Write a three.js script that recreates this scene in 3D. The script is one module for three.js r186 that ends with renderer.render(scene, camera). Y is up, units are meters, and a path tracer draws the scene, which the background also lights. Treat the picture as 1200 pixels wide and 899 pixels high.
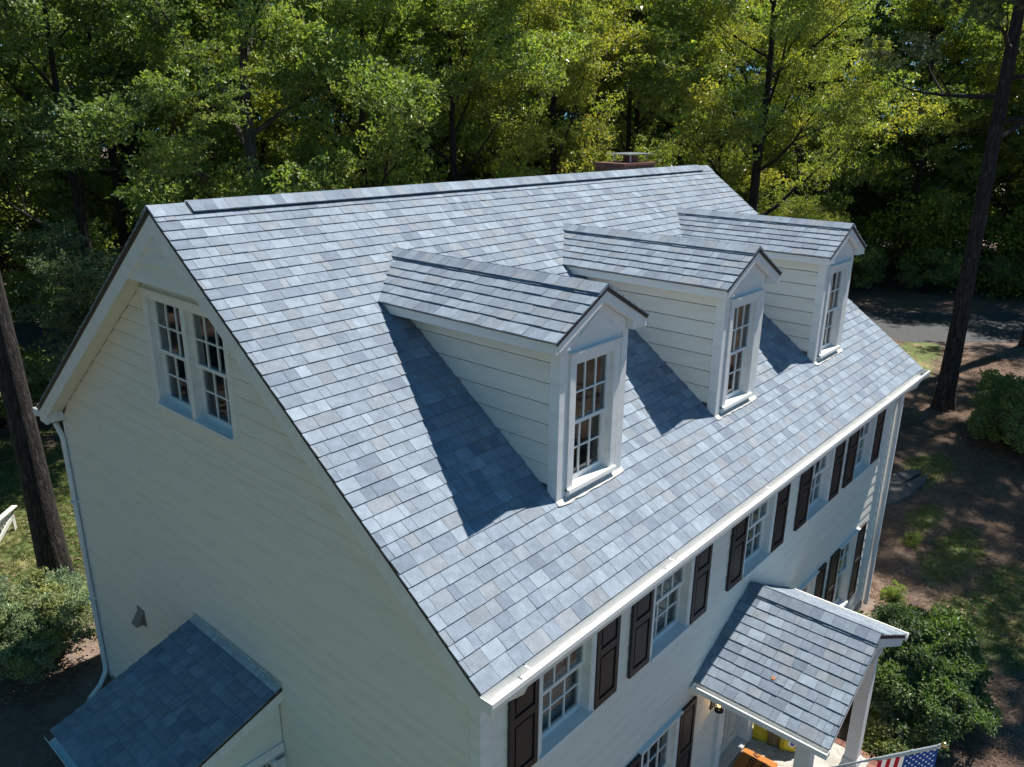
import * as THREE from 'three';
import { mergeGeometries } from 'three/addons/utils/BufferGeometryUtils.js';

/* ---------- camera, sky, sun, exposure ---------- */
const H = 5.15;                         // height of the main eave above the ground
const scene = new THREE.Scene();
const camera = new THREE.PerspectiveCamera(51.83, 1200 / 899, 0.1, 400);
camera.rotation.order = 'YXZ';
camera.position.set(-3.701, H + 4.2945, 3.568);
camera.rotation.set(-0.3238, -0.84683, 0.01003);
scene.add(camera);

const renderer = new THREE.WebGLRenderer({ antialias: true });
renderer.toneMapping = THREE.LinearToneMapping;
renderer.toneMappingExposure = 1.75;
renderer.shadowMap.enabled = true;

const SUN = new THREE.Vector3(0.492, 0.864, 0.102).normalize();
{
  const W = 512, Hh = 256, d = new Float32Array(W * Hh * 4);
  for (let j = 0; j < Hh; j++) for (let i = 0; i < W; i++) {
    const el = ((j + 0.5) / Hh - 0.5) * Math.PI, e = Math.max(0, Math.sin(el));
    const k = Math.pow(1 - e, 2.2);       // paler towards the horizon
    const o = (j * W + i) * 4;
    d[o] = 0.005 + 0.14 * k; d[o + 1] = 0.085 + 0.225 * k; d[o + 2] = 0.205 + 0.28 * k; d[o + 3] = 1;
  }
  const t = new THREE.DataTexture(d, W, Hh, THREE.RGBAFormat, THREE.FloatType);
  t.mapping = THREE.EquirectangularReflectionMapping; t.magFilter = THREE.LinearFilter; t.minFilter = THREE.LinearFilter; t.needsUpdate = true;
  scene.background = t; scene.environment = t;
}
const sun = new THREE.DirectionalLight(new THREE.Color().setRGB(1.0, 0.955, 0.88), 5);
sun.position.copy(SUN).multiplyScalar(80).add(new THREE.Vector3(8, 0, -6));
sun.target.position.set(8, 0, -6); scene.add(sun, sun.target);
sun.castShadow = true; sun.shadow.mapSize.set(4096, 4096);
Object.assign(sun.shadow.camera, { left: -50, right: 50, top: 50, bottom: -50, near: 1, far: 200 });

/* ---------- helpers ---------- */
let seed = 1;
const reseed = s => { seed = (s * 2654435761) >>> 0 || 1; };
const rnd = () => { seed = (seed + 0x6D2B79F5) >>> 0; let t = seed; t = Math.imul(t ^ (t >>> 15), t | 1); t ^= t + Math.imul(t ^ (t >>> 7), t | 61); return ((t ^ (t >>> 14)) >>> 0) / 4294967296; };
const rr = (a, b) => a + (b - a) * rnd();
const V = (x, y, z) => new THREE.Vector3(x, y, z);
const hash = (x, y) => { let n = Math.imul(x | 0, 374761393) + Math.imul(y | 0, 668265263); n = Math.imul(n ^ (n >>> 13), 1274126177); return ((n ^ (n >>> 16)) >>> 0) / 4294967296; };
function vnoise(x, y, period) {
  const xi = Math.floor(x), yi = Math.floor(y), fx = x - xi, fy = y - yi, w = n => period ? ((n % period) + period) % period : n;
  const u = fx * fx * (3 - 2 * fx), v = fy * fy * (3 - 2 * fy);
  const a = hash(w(xi), w(yi)), b = hash(w(xi + 1), w(yi)), c = hash(w(xi), w(yi + 1)), e = hash(w(xi + 1), w(yi + 1));
  return a + (b - a) * u + (c - a) * v + (a - b - c + e) * u * v;
}
const fbm = (x, y, o = 4, p = 0) => { let s = 0, a = 0.5, f = 1; for (let i = 0; i < o; i++) { s += a * vnoise(x * f, y * f, p * f); a *= 0.5; f *= 2; } return s; };
const sstep = (a, b, x) => { const t = Math.min(1, Math.max(0, (x - a) / (b - a))); return t * t * (3 - 2 * t); };
function tex(n, fn, srgb = true, rep = 1) {           // a tile of n x n pixels, fn(x, y) -> [r, g, b] in 0..1
  const d = new Uint8Array(n * n * 4);
  for (let j = 0; j < n; j++) for (let i = 0; i < n; i++) { const c = fn(i, j), o = (j * n + i) * 4; for (let k = 0; k < 3; k++) d[o + k] = Math.max(0, Math.min(255, c[k] * 255)); d[o + 3] = 255; }
  const t = new THREE.DataTexture(d, n, n); t.magFilter = THREE.LinearFilter; t.minFilter = THREE.LinearMipmapLinearFilter; t.generateMipmaps = true;
  t.wrapS = t.wrapT = THREE.RepeatWrapping; t.repeat.set(rep, rep); if (srgb) t.colorSpace = THREE.SRGBColorSpace; t.needsUpdate = true; return t;
}
const lin = (r, g, b) => new THREE.Color().setRGB(r, g, b);
const std = o => new THREE.MeshStandardMaterial(o);

/* ---------- materials (colours are linear base colours) ---------- */
const granT = tex(256, (x, y) => { const v = 0.86 + 0.28 * (hash(x, y) - 0.5) + 0.16 * (fbm(x / 32, y / 32, 3, 8) - 0.5); return [v, v, v]; }, true, 2.2);
const granB = tex(256, (x, y) => { const v = hash(x * 3 + 7, y * 5 + 1); return [v, v, v]; }, false, 3);
const paintT = tex(256, (x, y) => { const v = 0.95 + 0.075 * (fbm(x / 64, y / 16, 4, 4) - 0.5) + 0.03 * (hash(x, y) - 0.5); return [v, v, v * 0.995]; }, true, 0.8);
const paintB = tex(256, (x, y) => { const v = fbm(x / 32, y / 4, 3, 8); return [v, v, v]; }, false, 1.5);
const barkT = tex(512, (x, y) => { const f = fbm(x / 16, y / 32, 5, 0 * x + 16), v = 0.55 + 0.9 * (f - 0.5) + 0.2 * (hash(x, y) - 0.5); return [v, v * 0.97, v * 0.94]; }, true, 1);
const barkB = tex(512, (x, y) => { const f = Math.abs(fbm(x / 16, y / 32, 5, 16) - 0.47) * 4; return [f, f, f]; }, false, 1);
const grainT = tex(256, (x, y) => { const v = 0.82 + 0.35 * (hash(x, y) - 0.5) + 0.3 * (fbm(x / 16, y / 16, 4, 16) - 0.5); return [v, v, v]; }, true, 1);

const M = {
  shingle: std({ color: lin(1, 1, 1), vertexColors: true, map: granT, bumpMap: granB, bumpScale: 0.0012, roughness: 0.92 }),
  paint: std({ color: lin(0.81, 0.785, 0.70), map: paintT, bumpMap: paintB, bumpScale: 0.0006, roughness: 0.62 }),
  trim: std({ color: lin(0.81, 0.81, 0.79), map: paintT, roughness: 0.5 }),
  gutter: std({ color: lin(0.82, 0.82, 0.81), map: paintT, roughness: 0.38 }),
  drip: std({ color: lin(0.035, 0.026, 0.02), roughness: 0.6 }),
  deck: std({ color: lin(0.24, 0.17, 0.11), roughness: 0.95 }),
  vent: std({ color: lin(0.018, 0.02, 0.022), roughness: 0.7 }),
  shutter: std({ color: lin(0.016, 0.0135, 0.016), map: paintT, bumpMap: paintB, bumpScale: 0.0006, roughness: 0.5 }),
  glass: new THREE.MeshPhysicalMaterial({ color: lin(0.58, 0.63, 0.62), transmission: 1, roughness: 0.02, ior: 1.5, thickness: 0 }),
  blind: std({ color: lin(0.72, 0.71, 0.68), roughness: 0.85 }),
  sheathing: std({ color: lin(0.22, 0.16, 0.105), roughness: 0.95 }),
  interior: std({ color: lin(0.42, 0.37, 0.31), roughness: 0.9 }),
  flash: std({ color: lin(0.72, 0.7, 0.66), map: grainT, roughness: 0.55 }),
  concrete: std({ color: lin(0.6, 0.57, 0.52), map: grainT, roughness: 0.9 }),
  brick: std({ color: lin(0.36, 0.17, 0.12), map: grainT, roughness: 0.92 }),
  brickDark: std({ color: lin(0.26, 0.11, 0.08), map: grainT, roughness: 0.92 }),
  mortar: std({ color: lin(0.4, 0.38, 0.34), map: grainT, roughness: 0.95 }),
  steel: std({ color: lin(0.62, 0.64, 0.66), roughness: 0.3, metalness: 1 }),
  ventMetal: std({ color: lin(0.2, 0.18, 0.16), roughness: 0.6 }),
  dark: std({ color: lin(0.012, 0.012, 0.013), roughness: 0.45 }),
  wood: std({ color: lin(0.5, 0.47, 0.43), map: grainT, roughness: 0.8 }),
  doorPaint: std({ color: lin(0.6, 0.58, 0.5), map: paintT, roughness: 0.5 }),
  bark: std({ color: lin(0.115, 0.1, 0.098), map: barkT, bumpMap: barkB, bumpScale: 0.02, roughness: 0.95 }),
  paleBark: std({ color: lin(0.3, 0.26, 0.22), map: barkT, bumpMap: barkB, bumpScale: 0.01, roughness: 0.9 }),
  asphalt: std({ color: lin(0.085, 0.088, 0.095), map: grainT, roughness: 0.9 }),
  stone: std({ color: lin(0.16, 0.145, 0.135), map: grainT, roughness: 0.9 }),
};
const leafM = (coat = 0.15) => new THREE.MeshPhysicalMaterial({ color: lin(1, 1, 1), side: THREE.DoubleSide, vertexColors: true, transmission: 0.54, thickness: 0, roughness: 1, clearcoat: coat, clearcoatRoughness: 0.3 });
M.leaf = leafM(0.45); M.gloss = leafM(0.6);
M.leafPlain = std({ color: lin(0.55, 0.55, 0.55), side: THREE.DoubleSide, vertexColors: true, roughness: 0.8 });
M.blade = std({ color: lin(1, 1, 1), side: THREE.DoubleSide, roughness: 0.85 });

/* ---------- geometry ---------- */
// frame: origin o, axes S (along), T (up the face), N (outwards), S x T = N
const frame = (o, S, T) => ({ o, S, T, N: new THREE.Vector3().crossVectors(S, T) });
const pt = (F, s, t, n) => V(F.o.x + F.S.x * s + F.T.x * t + F.N.x * n, F.o.y + F.S.y * s + F.T.y * t + F.N.y * n, F.o.z + F.S.z * s + F.T.z * t + F.N.z * n);
// a six-sided block: corners along s at the bottom (bl, br) and at the top (tl, tr), t0..t1, back and front depth at bottom / top
function hexa(F, bl, br, tl, tr, t0, t1, nb0, nb1, nf0, nf1, col) {
  const c = [[bl, t0, nb0], [br, t0, nb0], [tr, t1, nb1], [tl, t1, nb1], [bl, t0, nf0], [br, t0, nf0], [tr, t1, nf1], [tl, t1, nf1]];
  const p = c.map(q => pt(F, ...q));
  const faces = [[4, 5, 6, 7, 0, 1], [1, 0, 3, 2, 0, 1], [0, 4, 7, 3, 2, 1], [5, 1, 2, 6, 2, 1], [7, 6, 2, 3, 0, 2], [0, 1, 5, 4, 0, 2]];
  const pos = [], nor = [], uv = [], cl = [], idx = []; const e1 = V(), e2 = V(), uo = hash(Math.round(bl * 917), Math.round(t0 * 733)) * 3;
  for (const f of faces) {
    const b = pos.length / 3, q = f.slice(0, 4);
    e1.subVectors(p[q[2]], p[q[0]]); e2.subVectors(p[q[3]], p[q[1]]); e1.cross(e2).normalize();
    for (const k of q) { pos.push(p[k].x, p[k].y, p[k].z); nor.push(e1.x, e1.y, e1.z); uv.push(c[k][f[4]] + uo, c[k][f[5]] + uo * 0.7); if (col) cl.push(col[0], col[1], col[2]); }
    idx.push(b, b + 1, b + 2, b, b + 2, b + 3);
  }
  const g = new THREE.BufferGeometry();
  g.setAttribute('position', new THREE.Float32BufferAttribute(pos, 3)); g.setAttribute('normal', new THREE.Float32BufferAttribute(nor, 3)); g.setAttribute('uv', new THREE.Float32BufferAttribute(uv, 2));
  if (col) g.setAttribute('color', new THREE.Float32BufferAttribute(cl, 3));
  g.setIndex(idx); return g;
}
const slab = (F, s0, s1, t0, t1, n0, n1) => hexa(F, s0, s1, s0, s1, t0, t1, n0, n0, n1, n1);
const WORLD = frame(V(0, 0, 0), V(1, 0, 0), V(0, 1, 0));
const box = (x0, x1, y0, y1, z0, z1) => slab(WORLD, x0, x1, y0, y1, z0, z1);
// extruded polygon in a frame (for odd outlines)
function plate(F, poly, n0, n1) {
  const g = new THREE.ExtrudeGeometry(new THREE.Shape(poly.map(([a, b]) => new THREE.Vector2(a, b))), { depth: n1 - n0, bevelEnabled: false });
  g.translate(0, 0, n0);
  g.applyMatrix4(new THREE.Matrix4().makeBasis(F.S, F.T, F.N).setPosition(F.o));
  return g;
}
function tubeData(path, radii, sides, out) {
  const { pos, nor, uv, idx } = out; let len = 0; const base = pos.length / 3; const ref0 = V(0.31, 0.17, 0.93);
  for (let i = 0; i < path.length; i++) {
    const d = V().subVectors(path[Math.min(i + 1, path.length - 1)], path[Math.max(i - 1, 0)]).normalize();
    const ref = Math.abs(d.dot(ref0)) > 0.9 ? V(0.9, -0.3, 0.1) : ref0, a = V().crossVectors(ref, d).normalize(), b = V().crossVectors(d, a);
    if (i) len += path[i].distanceTo(path[i - 1]);
    for (let k = 0; k <= sides; k++) {
      const t = k / sides * Math.PI * 2, c = Math.cos(t), s = Math.sin(t), r = radii[i];
      const n = V(a.x * c + b.x * s, a.y * c + b.y * s, a.z * c + b.z * s);
      pos.push(path[i].x + n.x * r, path[i].y + n.y * r, path[i].z + n.z * r); nor.push(n.x, n.y, n.z); uv.push(k / sides * Math.max(1, Math.round(radii[0] * 5)), len * 0.37);
    }
  }
  for (let i = 0; i < path.length - 1; i++) for (let k = 0; k < sides; k++) { const a = base + i * (sides + 1) + k, b = a + sides + 1; idx.push(a, a + 1, b + 1, a, b + 1, b); }
}
const newData = () => ({ pos: [], nor: [], uv: [], idx: [] });
function fromData(o) {
  const g = new THREE.BufferGeometry();
  g.setAttribute('position', new THREE.Float32BufferAttribute(o.pos, 3)); g.setAttribute('normal', new THREE.Float32BufferAttribute(o.nor, 3)); g.setAttribute('uv', new THREE.Float32BufferAttribute(o.uv, 2)); g.setIndex(o.idx); return g;
}
const tube = (path, radii, sides = 10) => { const o = newData(); tubeData(path, Array.isArray(radii) ? radii : path.map(() => radii), sides, o); return fromData(o); };
const merge = a => a.length === 1 ? a[0] : mergeGeometries(a.map(g => g.index ? g.toNonIndexed() : g).map(g => { for (const k of Object.keys(g.attributes)) if (!['position', 'normal', 'uv', 'color'].includes(k)) g.deleteAttribute(k); return g; }));

const used = {};
const numbered = n => { used[n] = (used[n] || 0) + 1; return used[n] === 1 ? n : `${n}_${String(used[n] - 1).padStart(3, '0')}`; };
function add(name, geos, mat, parent) { const m = new THREE.Mesh(Array.isArray(geos) ? merge(geos) : geos, mat); m.name = numbered(name); parent.add(m); return m; }
function thing(name, label, category, x, y, z, group) {
  const g = new THREE.Group(); g.name = numbered(name); g.position.set(x, y, z); g.userData = { label, category }; if (group) g.userData.group = group; scene.add(g); return g;
}
function structure(name, geo, mat) { const m = add(name, geo, mat, scene); m.userData.kind = 'structure'; return m; }

/* ---------- the setting: ground, road ---------- */
const LAWNS = [[-1.5, -17, 7.5, 5.5], [13.2, 2.3, 2.3, 1.4], [15.2, 0.6, 1.7, 0.55], [19.5, -1.2, 1.5, 0.6], [30, -5.2, 5, 1.2], [-6, 2, 6, 8], [16.5, -0.4, 1.0, 0.4]];   // grass: centre and half axes
const lawnAt = (x, z) => { let g = 0; const n = fbm(x * 0.8 + 40, z * 0.8 + 90, 4) - 0.47; for (const [cx, cz, ax, az] of LAWNS) { const d = Math.hypot((x - cx) / ax, (z - cz) / az); g = Math.max(g, sstep(1.15, 0.75, d + n * 1.1)); } return g; };
{
  const N = 2048, SP = 120, d = new Uint8Array(N * N * 4), enc = v => 255 * Math.pow(Math.min(1, Math.max(0, v)), 1 / 2.2);
  for (let j = 0; j < N; j++) for (let i = 0; i < N; i++) {
    const x = 15 + (i / N - 0.5) * SP, z = -10 + (j / N - 0.5) * SP, o = (j * N + i) * 4;
    const g = lawnAt(x, z), n = fbm(x * 3, z * 3, 3), f = hash(i, j), c = fbm(x * 0.35 + 9, z * 0.35, 3);
    const k = 0.45 + 0.75 * n + 0.4 * f * f, bare = sstep(0.5, 0.62, c);
    let R = (0.135 + 0.07 * bare) * k, G = (0.092 + 0.057 * bare) * k, B = (0.072 + 0.046 * bare) * k;   // pine straw, thinner patches of sandy soil
    const gk = 0.65 + 0.7 * n * f + 0.25 * c, dry = sstep(0.45, 0.62, fbm(x * 1.3, z * 1.3 + 30, 3));
    R += ((0.105 + 0.12 * dry) * gk - R) * g; G += ((0.15 + 0.05 * dry) * gk - G) * g; B += ((0.035 + 0.045 * dry) * gk - B) * g;
    d[o] = enc(R); d[o + 1] = enc(G); d[o + 2] = enc(B); d[o + 3] = 255;
  }
  const t = new THREE.DataTexture(d, N, N); t.colorSpace = THREE.SRGBColorSpace; t.magFilter = THREE.LinearFilter; t.minFilter = THREE.LinearMipmapLinearFilter; t.generateMipmaps = true; t.wrapS = t.wrapT = THREE.MirroredRepeatWrapping; t.needsUpdate = true;
  const g = new THREE.PlaneGeometry(480, 480, 160, 160); g.rotateX(-Math.PI / 2); g.translate(15, 0, -10);
  const p = g.attributes.position, uv = g.attributes.uv;
  for (let i = 0; i < p.count; i++) { uv.setXY(i, (p.getX(i) - 15) / SP + 0.5, (p.getZ(i) + 10) / SP + 0.5); }
  structure('ground', g, std({ map: t, bumpMap: grainT, bumpScale: 0.02, roughness: 0.97 }));
}
{ // road running past the wood, edges a little uneven
  const dir = V(0.69, 0, 0.72), nrm = V(0.72, 0, -0.69), c = V(38.6, 0, -5.4), pos = [], uv = [], idx = [], n = 60;
  for (let i = 0; i <= n; i++) { const a = (i / n - 0.5) * 90; for (const s of [-1, 1]) { const w = s * (2.9 + 0.25 * (vnoise(a * 0.7, s * 9) - 0.5)); pos.push(c.x + dir.x * a + nrm.x * w, 0.012, c.z + dir.z * a + nrm.z * w); uv.push(a, w); } if (i < n) { const b = i * 2; idx.push(b, b + 2, b + 1, b + 1, b + 2, b + 3); } }
  const g = new THREE.BufferGeometry(); g.setAttribute('position', new THREE.Float32BufferAttribute(pos, 3)); g.setAttribute('uv', new THREE.Float32BufferAttribute(uv, 2)); g.setIndex(idx); g.computeVertexNormals();
  if (g.attributes.normal.getY(0) < 0) { const ix = g.index.array; for (let i = 0; i < ix.length; i += 3) { const t = ix[i]; ix[i] = ix[i + 1]; ix[i + 1] = t; } g.computeVertexNormals(); }
  structure('road', g, M.asphalt);
}

/* ---------- the house ---------- */
// Inside the house group x runs along the front eave, y is measured from the eave, z out of the front.
const L = 11.738, RW = 4.729, RH = 3.392, SL = Math.hypot(RW, RH), TN = RH / RW, OV = 0.25;
const house = thing('house', 'cream two-storey house with grey shingle roof and three dormers', 'house', L / 2, 0, -RW);
const OFF = V(-L / 2, H, RW);
function part(name, parent = house) { const g = new THREE.Group(); g.name = numbered(name); g.position.copy(OFF); parent.add(g); return g; }
function partMesh(name, geos, mat) { const m = add(name, geos, mat, house); m.position.copy(OFF); return m; }

const FRONT = frame(V(0, 0, -OV), V(1, 0, 0), V(0, 1, 0));
const GABLE = frame(V(OV, 0, 0), V(0, 0, 1), V(0, 1, 0));            // faces -x, s = z
const ROOFF = frame(V(0, 0, 0), V(1, 0, 0), V(0, RH / SL, -RW / SL));
const ROOFB = frame(V(L, 0, -2 * RW), V(-1, 0, 0), V(0, RH / SL, RW / SL));
const BASE = -H + 0.0;

// openings in the front wall: [centre, half width, bottom, top]
const UP_W = [1.45, 3.42, 5.71, 7.87, 9.84], LOW_W = [1.45, 3.42, 7.87, 9.84], DOOR_X = 5.65;
const opF = UP_W.map(x => [x - 0.40, x + 0.40, -1.52, -0.3]).concat(LOW_W.map(x => [x - 0.40, x + 0.40, -4.36, -2.9]), [[DOOR_X - 0.47, DOOR_X + 0.47, -4.85, -2.78]]);
const opG = [[-5.62, -3.9, 0.98, 2.3]];

function rects(s0, s1, t0, t1, ops) {   // the wall rectangle minus its openings
  const ts = [...new Set([t0, t1, ...ops.flatMap(o => [o[2], o[3]])].filter(t => t >= t0 && t <= t1))].sort((a, b) => a - b), out = [];
  for (let i = 0; i < ts.length - 1; i++) {
    const a = ts[i], b = ts[i + 1], m = (a + b) / 2; let s = s0;
    for (const o of ops.filter(o => o[2] < m && o[3] > m).sort((p, q) => p[0] - q[0])) { if (o[0] > s) out.push([s, o[0], a, b]); s = o[1]; }
    if (s1 > s) out.push([s, s1, a, b]);
  }
  return out;
}
// lapped boards: rows of exposure e; each row a wedge, thick at its lower edge; returns [geometry] pieces
function clapboards(F, t0, t1, e, s0f, s1f, ops, start = t0) {
  const out = [];
  for (let r = start; r < t1; r += e) {
    const a = Math.max(r, t0), b = Math.min(r + e, t1); if (b - a < 0.004) continue;
    const th = t => 0.004 + 0.01 * (1 - (t - r) / e), gp = 0.006;
    for (const [x0, x1, y0, y1] of rects(-99, 99, a, b, ops)) {
      let l0 = Math.max(x0, s0f(y0)), l1 = Math.max(x0, s0f(y1)), r0 = Math.min(x1, s1f(y0)), r1 = Math.min(x1, s1f(y1));
      if (r0 - l0 < 0.01) continue; if (r1 < l1) r1 = l1 = (l1 + r1) / 2;
      let s = l0, first = true;
      while (true) {                                 // butt joints every few metres
        let cut = s + rr(2.2, 3.9); const last = cut > r0 - 0.8 || cut > r1 - 0.6;
        const eL = first ? l1 : s, eR = last ? r1 : cut - 0.0006, bR = last ? r0 : cut - 0.0006, jig = rr(-0.0004, 0.0004);
        out.push(hexa(F, s, bR, eL, eR, y0 + (y0 === a ? gp : 0), y1 - (y1 === b ? gp : 0), -0.021, -0.021, th(y0) + jig, th(y1) + jig));
        if (last) break; s = cut; first = false;
      }
    }
  }
  return out;
}
const wallTopG = s => (s > -RW ? -s : s + 2 * RW) * TN - 0.2;

// shells (sheathing) of the four walls, then the boards
reseed(11);
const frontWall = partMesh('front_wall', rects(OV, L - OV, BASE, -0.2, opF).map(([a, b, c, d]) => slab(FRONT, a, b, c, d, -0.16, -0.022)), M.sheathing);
clapboards(FRONT, BASE + 0.25, -0.2, 0.2, () => OV + 0.1, () => L - OV - 0.1, opF).forEach(g => add('siding_board', g, M.paint, frontWall));
const cornerY = -0.2;
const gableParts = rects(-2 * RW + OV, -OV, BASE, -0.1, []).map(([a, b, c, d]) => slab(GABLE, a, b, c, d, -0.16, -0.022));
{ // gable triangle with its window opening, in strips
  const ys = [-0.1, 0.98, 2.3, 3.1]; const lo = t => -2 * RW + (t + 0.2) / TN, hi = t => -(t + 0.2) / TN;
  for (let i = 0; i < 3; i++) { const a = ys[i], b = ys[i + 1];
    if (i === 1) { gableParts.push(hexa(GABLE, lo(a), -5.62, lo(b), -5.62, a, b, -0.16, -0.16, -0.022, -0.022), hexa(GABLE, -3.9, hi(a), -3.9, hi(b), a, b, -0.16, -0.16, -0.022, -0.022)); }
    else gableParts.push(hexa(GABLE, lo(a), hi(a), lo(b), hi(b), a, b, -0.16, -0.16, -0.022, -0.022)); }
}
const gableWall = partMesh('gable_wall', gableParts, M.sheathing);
clapboards(GABLE, BASE + 0.25, 2.75, 0.2, t => Math.max(-2 * RW + OV + 0.1, -2 * RW + (t + 0.26) / TN), t => Math.min(-OV - 0.1, -(t + 0.26) / TN), opG).forEach(g => add('siding_board', g, M.paint, gableWall));
partMesh('rear_wall', box(OV, L - OV, BASE, -0.1, -2 * RW + OV, -2 * RW + OV + 0.14), M.paint);
partMesh('far_gable_wall', plate(frame(V(L - OV, 0, 0), V(0, 0, -1), V(0, 1, 0)), [[OV, BASE], [2 * RW - OV, BASE], [2 * RW - OV, -0.1], [RW, RH - 0.3], [OV, -0.1]], -0.14, 0), M.paint);
partMesh('attic_floor', box(OV + 0.17, L - OV - 0.15, -0.1, 0.0, -2 * RW + OV + 0.15, -OV - 0.17), M.interior);
partMesh('upper_floor', box(OV + 0.17, L - OV - 0.15, -2.75, -2.6, -2 * RW + OV + 0.15, -OV - 0.17), M.interior);
// an inner partition keeps the rooms dark behind the panes
partMesh('inner_wall', box(OV + 0.17, L - OV - 0.15, BASE + 0.02, -0.11, -3.6, -3.5), M.interior);
partMesh('foundation', [slab(FRONT, OV - 0.005, L - OV + 0.005, BASE, BASE + 0.24, -0.02, 0.006), slab(GABLE, -2 * RW + OV, -OV, BASE, BASE + 0.24, -0.02, 0.008)], M.mortar);
// corner boards
for (const [x0, x1, z0, z1] of [[OV - 0.022, OV + 0.1, -OV, -OV + 0.022], [OV - 0.022, OV, -OV - 0.1, -OV], [L - OV - 0.1, L - OV + 0.022, -OV, -OV + 0.022], [OV - 0.022, OV, -2 * RW + OV, -2 * RW + OV + 0.1]])
  partMesh('corner_board', box(x0, x1, BASE + 0.2, cornerY, z0, z1), M.trim);

/* windows: casings, sill, two sashes with muntins and panes; F is the wall plane, the opening s0..s1, t0..t1 */
function sashWindow(P, F, s0, s1, t0, t1, o = {}) {
  const cw = o.casing ?? 0.075, prd = o.proud ?? 0.03, dp = o.depth ?? 0.1, cols = o.cols ?? 3;
  if (!o.noCasing) {
    add('casing', slab(F, s0 - cw, s0, t0 - 0.02, t1 + 0.0, -0.01, prd), M.trim, P);
    add('casing', slab(F, s1, s1 + cw, t0 - 0.02, t1 + 0.0, -0.01, prd), M.trim, P);
    add('head_casing', [slab(F, s0 - cw, s1 + cw, t1, t1 + cw, -0.01, prd + 0.002), slab(F, s0 - cw - 0.02, s1 + cw + 0.02, t1 + cw, t1 + cw + 0.022, -0.01, prd + 0.03)], M.trim, P);
  }
  add('jamb', [slab(F, s0, s0 + 0.018, t0, t1, -dp - 0.06, prd - 0.006), slab(F, s1 - 0.018, s1, t0, t1, -dp - 0.06, prd - 0.006), slab(F, s0 + 0.018, s1 - 0.018, t1 - 0.018, t1, -dp - 0.06, prd - 0.006)], M.trim, P);
  if (!o.noSill) add('sill', hexa(F, s0 - (o.sillOver ?? 0.03), s1 + (o.sillOver ?? 0.03), s0 - (o.sillOver ?? 0.03), s1 + (o.sillOver ?? 0.03), t0 - 0.035, t0 + 0.006, -dp - 0.05, -dp - 0.05, prd + 0.035, prd + 0.03), M.trim, P);
  const a = s0 + 0.018, b = s1 - 0.018, top = t1 - 0.018, bot = t0 + 0.008, mid = (top + bot) / 2, st = 0.042;
  for (const [y0, y1, n, up] of [[mid - 0.02, top, -dp * 0.42, 1], [bot, mid + 0.02, -dp * 0.42 - 0.04, 0]]) {
    const r0 = up ? 0.04 : 0.06, r1 = up ? 0.042 : 0.04;
    add('sash', [slab(F, a, a + st, y0, y1, n - 0.035, n), slab(F, b - st, b, y0, y1, n - 0.035, n), slab(F, a + st, b - st, y0, y0 + r0, n - 0.035, n), slab(F, a + st, b - st, y1 - r1, y1, n - 0.035, n)], M.trim, P);
    const gx0 = a + st, gx1 = b - st, gy0 = y0 + r0, gy1 = y1 - r1, gm = (gy0 + gy1) / 2, w = (gx1 - gx0) / cols, mw = 0.009;
    for (let k = 1; k < cols; k++) add('muntin', slab(F, gx0 + k * w - mw, gx0 + k * w + mw, gy0, gy1, n - 0.03, n - 0.006), M.trim, P);
    add('muntin', slab(F, gx0, gx1, gm - mw, gm + mw, n - 0.031, n - 0.0075), M.trim, P);
    for (let k = 0; k < cols; k++) for (const [q0, q1] of [[gy0, gm - mw], [gm + mw, gy1]]) {
      const p = new THREE.PlaneGeometry(w - (k === 0 || k === cols - 1 ? mw : 2 * mw), q1 - q0);
      const cx = gx0 + k * w + w / 2 + (k === 0 ? -mw / 2 : k === cols - 1 ? mw / 2 : 0);
      p.applyMatrix4(new THREE.Matrix4().makeBasis(F.S, F.T, F.N).setPosition(pt(F, cx, (q0 + q1) / 2, n - 0.02)));
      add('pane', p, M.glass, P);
    }
  }
  if (o.blind) { // slatted blind hanging behind the panes
    const bl = []; for (let y = bot + 0.02; y < top - 0.02; y += 0.03) bl.push(hexa(F, a + 0.03, b - 0.03, a + 0.03, b - 0.03, y, y + 0.033, -dp - 0.088, -dp - 0.075, -dp - 0.086, -dp - 0.073));
    add('blind', bl, M.blind, P);
  }
}
function shutter(F, s0, s1, t0, t1) {
  const P = part('shutter'), st = 0.055, m = (t0 + t1) / 2 + 0.02;
  add('stile', slab(F, s0, s0 + st, t0, t1, 0.014, 0.05), M.shutter, P); add('stile', slab(F, s1 - st, s1, t0, t1, 0.014, 0.05), M.shutter, P);
  for (const [a, b] of [[t0, t0 + 0.085], [m - 0.045, m + 0.045], [t1 - 0.07, t1]]) add('rail', slab(F, s0 + st, s1 - st, a, b, 0.014, 0.049), M.shutter, P);
  for (const [a, b] of [[t0 + 0.085, m - 0.045], [m + 0.045, t1 - 0.07]])
    add('panel', [slab(F, s0 + st, s1 - st, a, b, 0.014, 0.03), slab(F, s0 + st + 0.03, s1 - st - 0.03, a + 0.03, b - 0.03, 0.03, 0.042)], M.shutter, P);
}
UP_W.forEach((x, i) => { const P = part('window'); sashWindow(P, FRONT, x - 0.4, x + 0.4, -1.52, -0.3, { casing: 0.06, proud: 0.035, depth: 0.1, blind: true }); shutter(FRONT, x - 0.4 - 0.46, x - 0.4 - 0.065, -1.53, -0.24); shutter(FRONT, x + 0.4 + 0.065, x + 0.46 + 0.4, -1.53, -0.24); });
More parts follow.
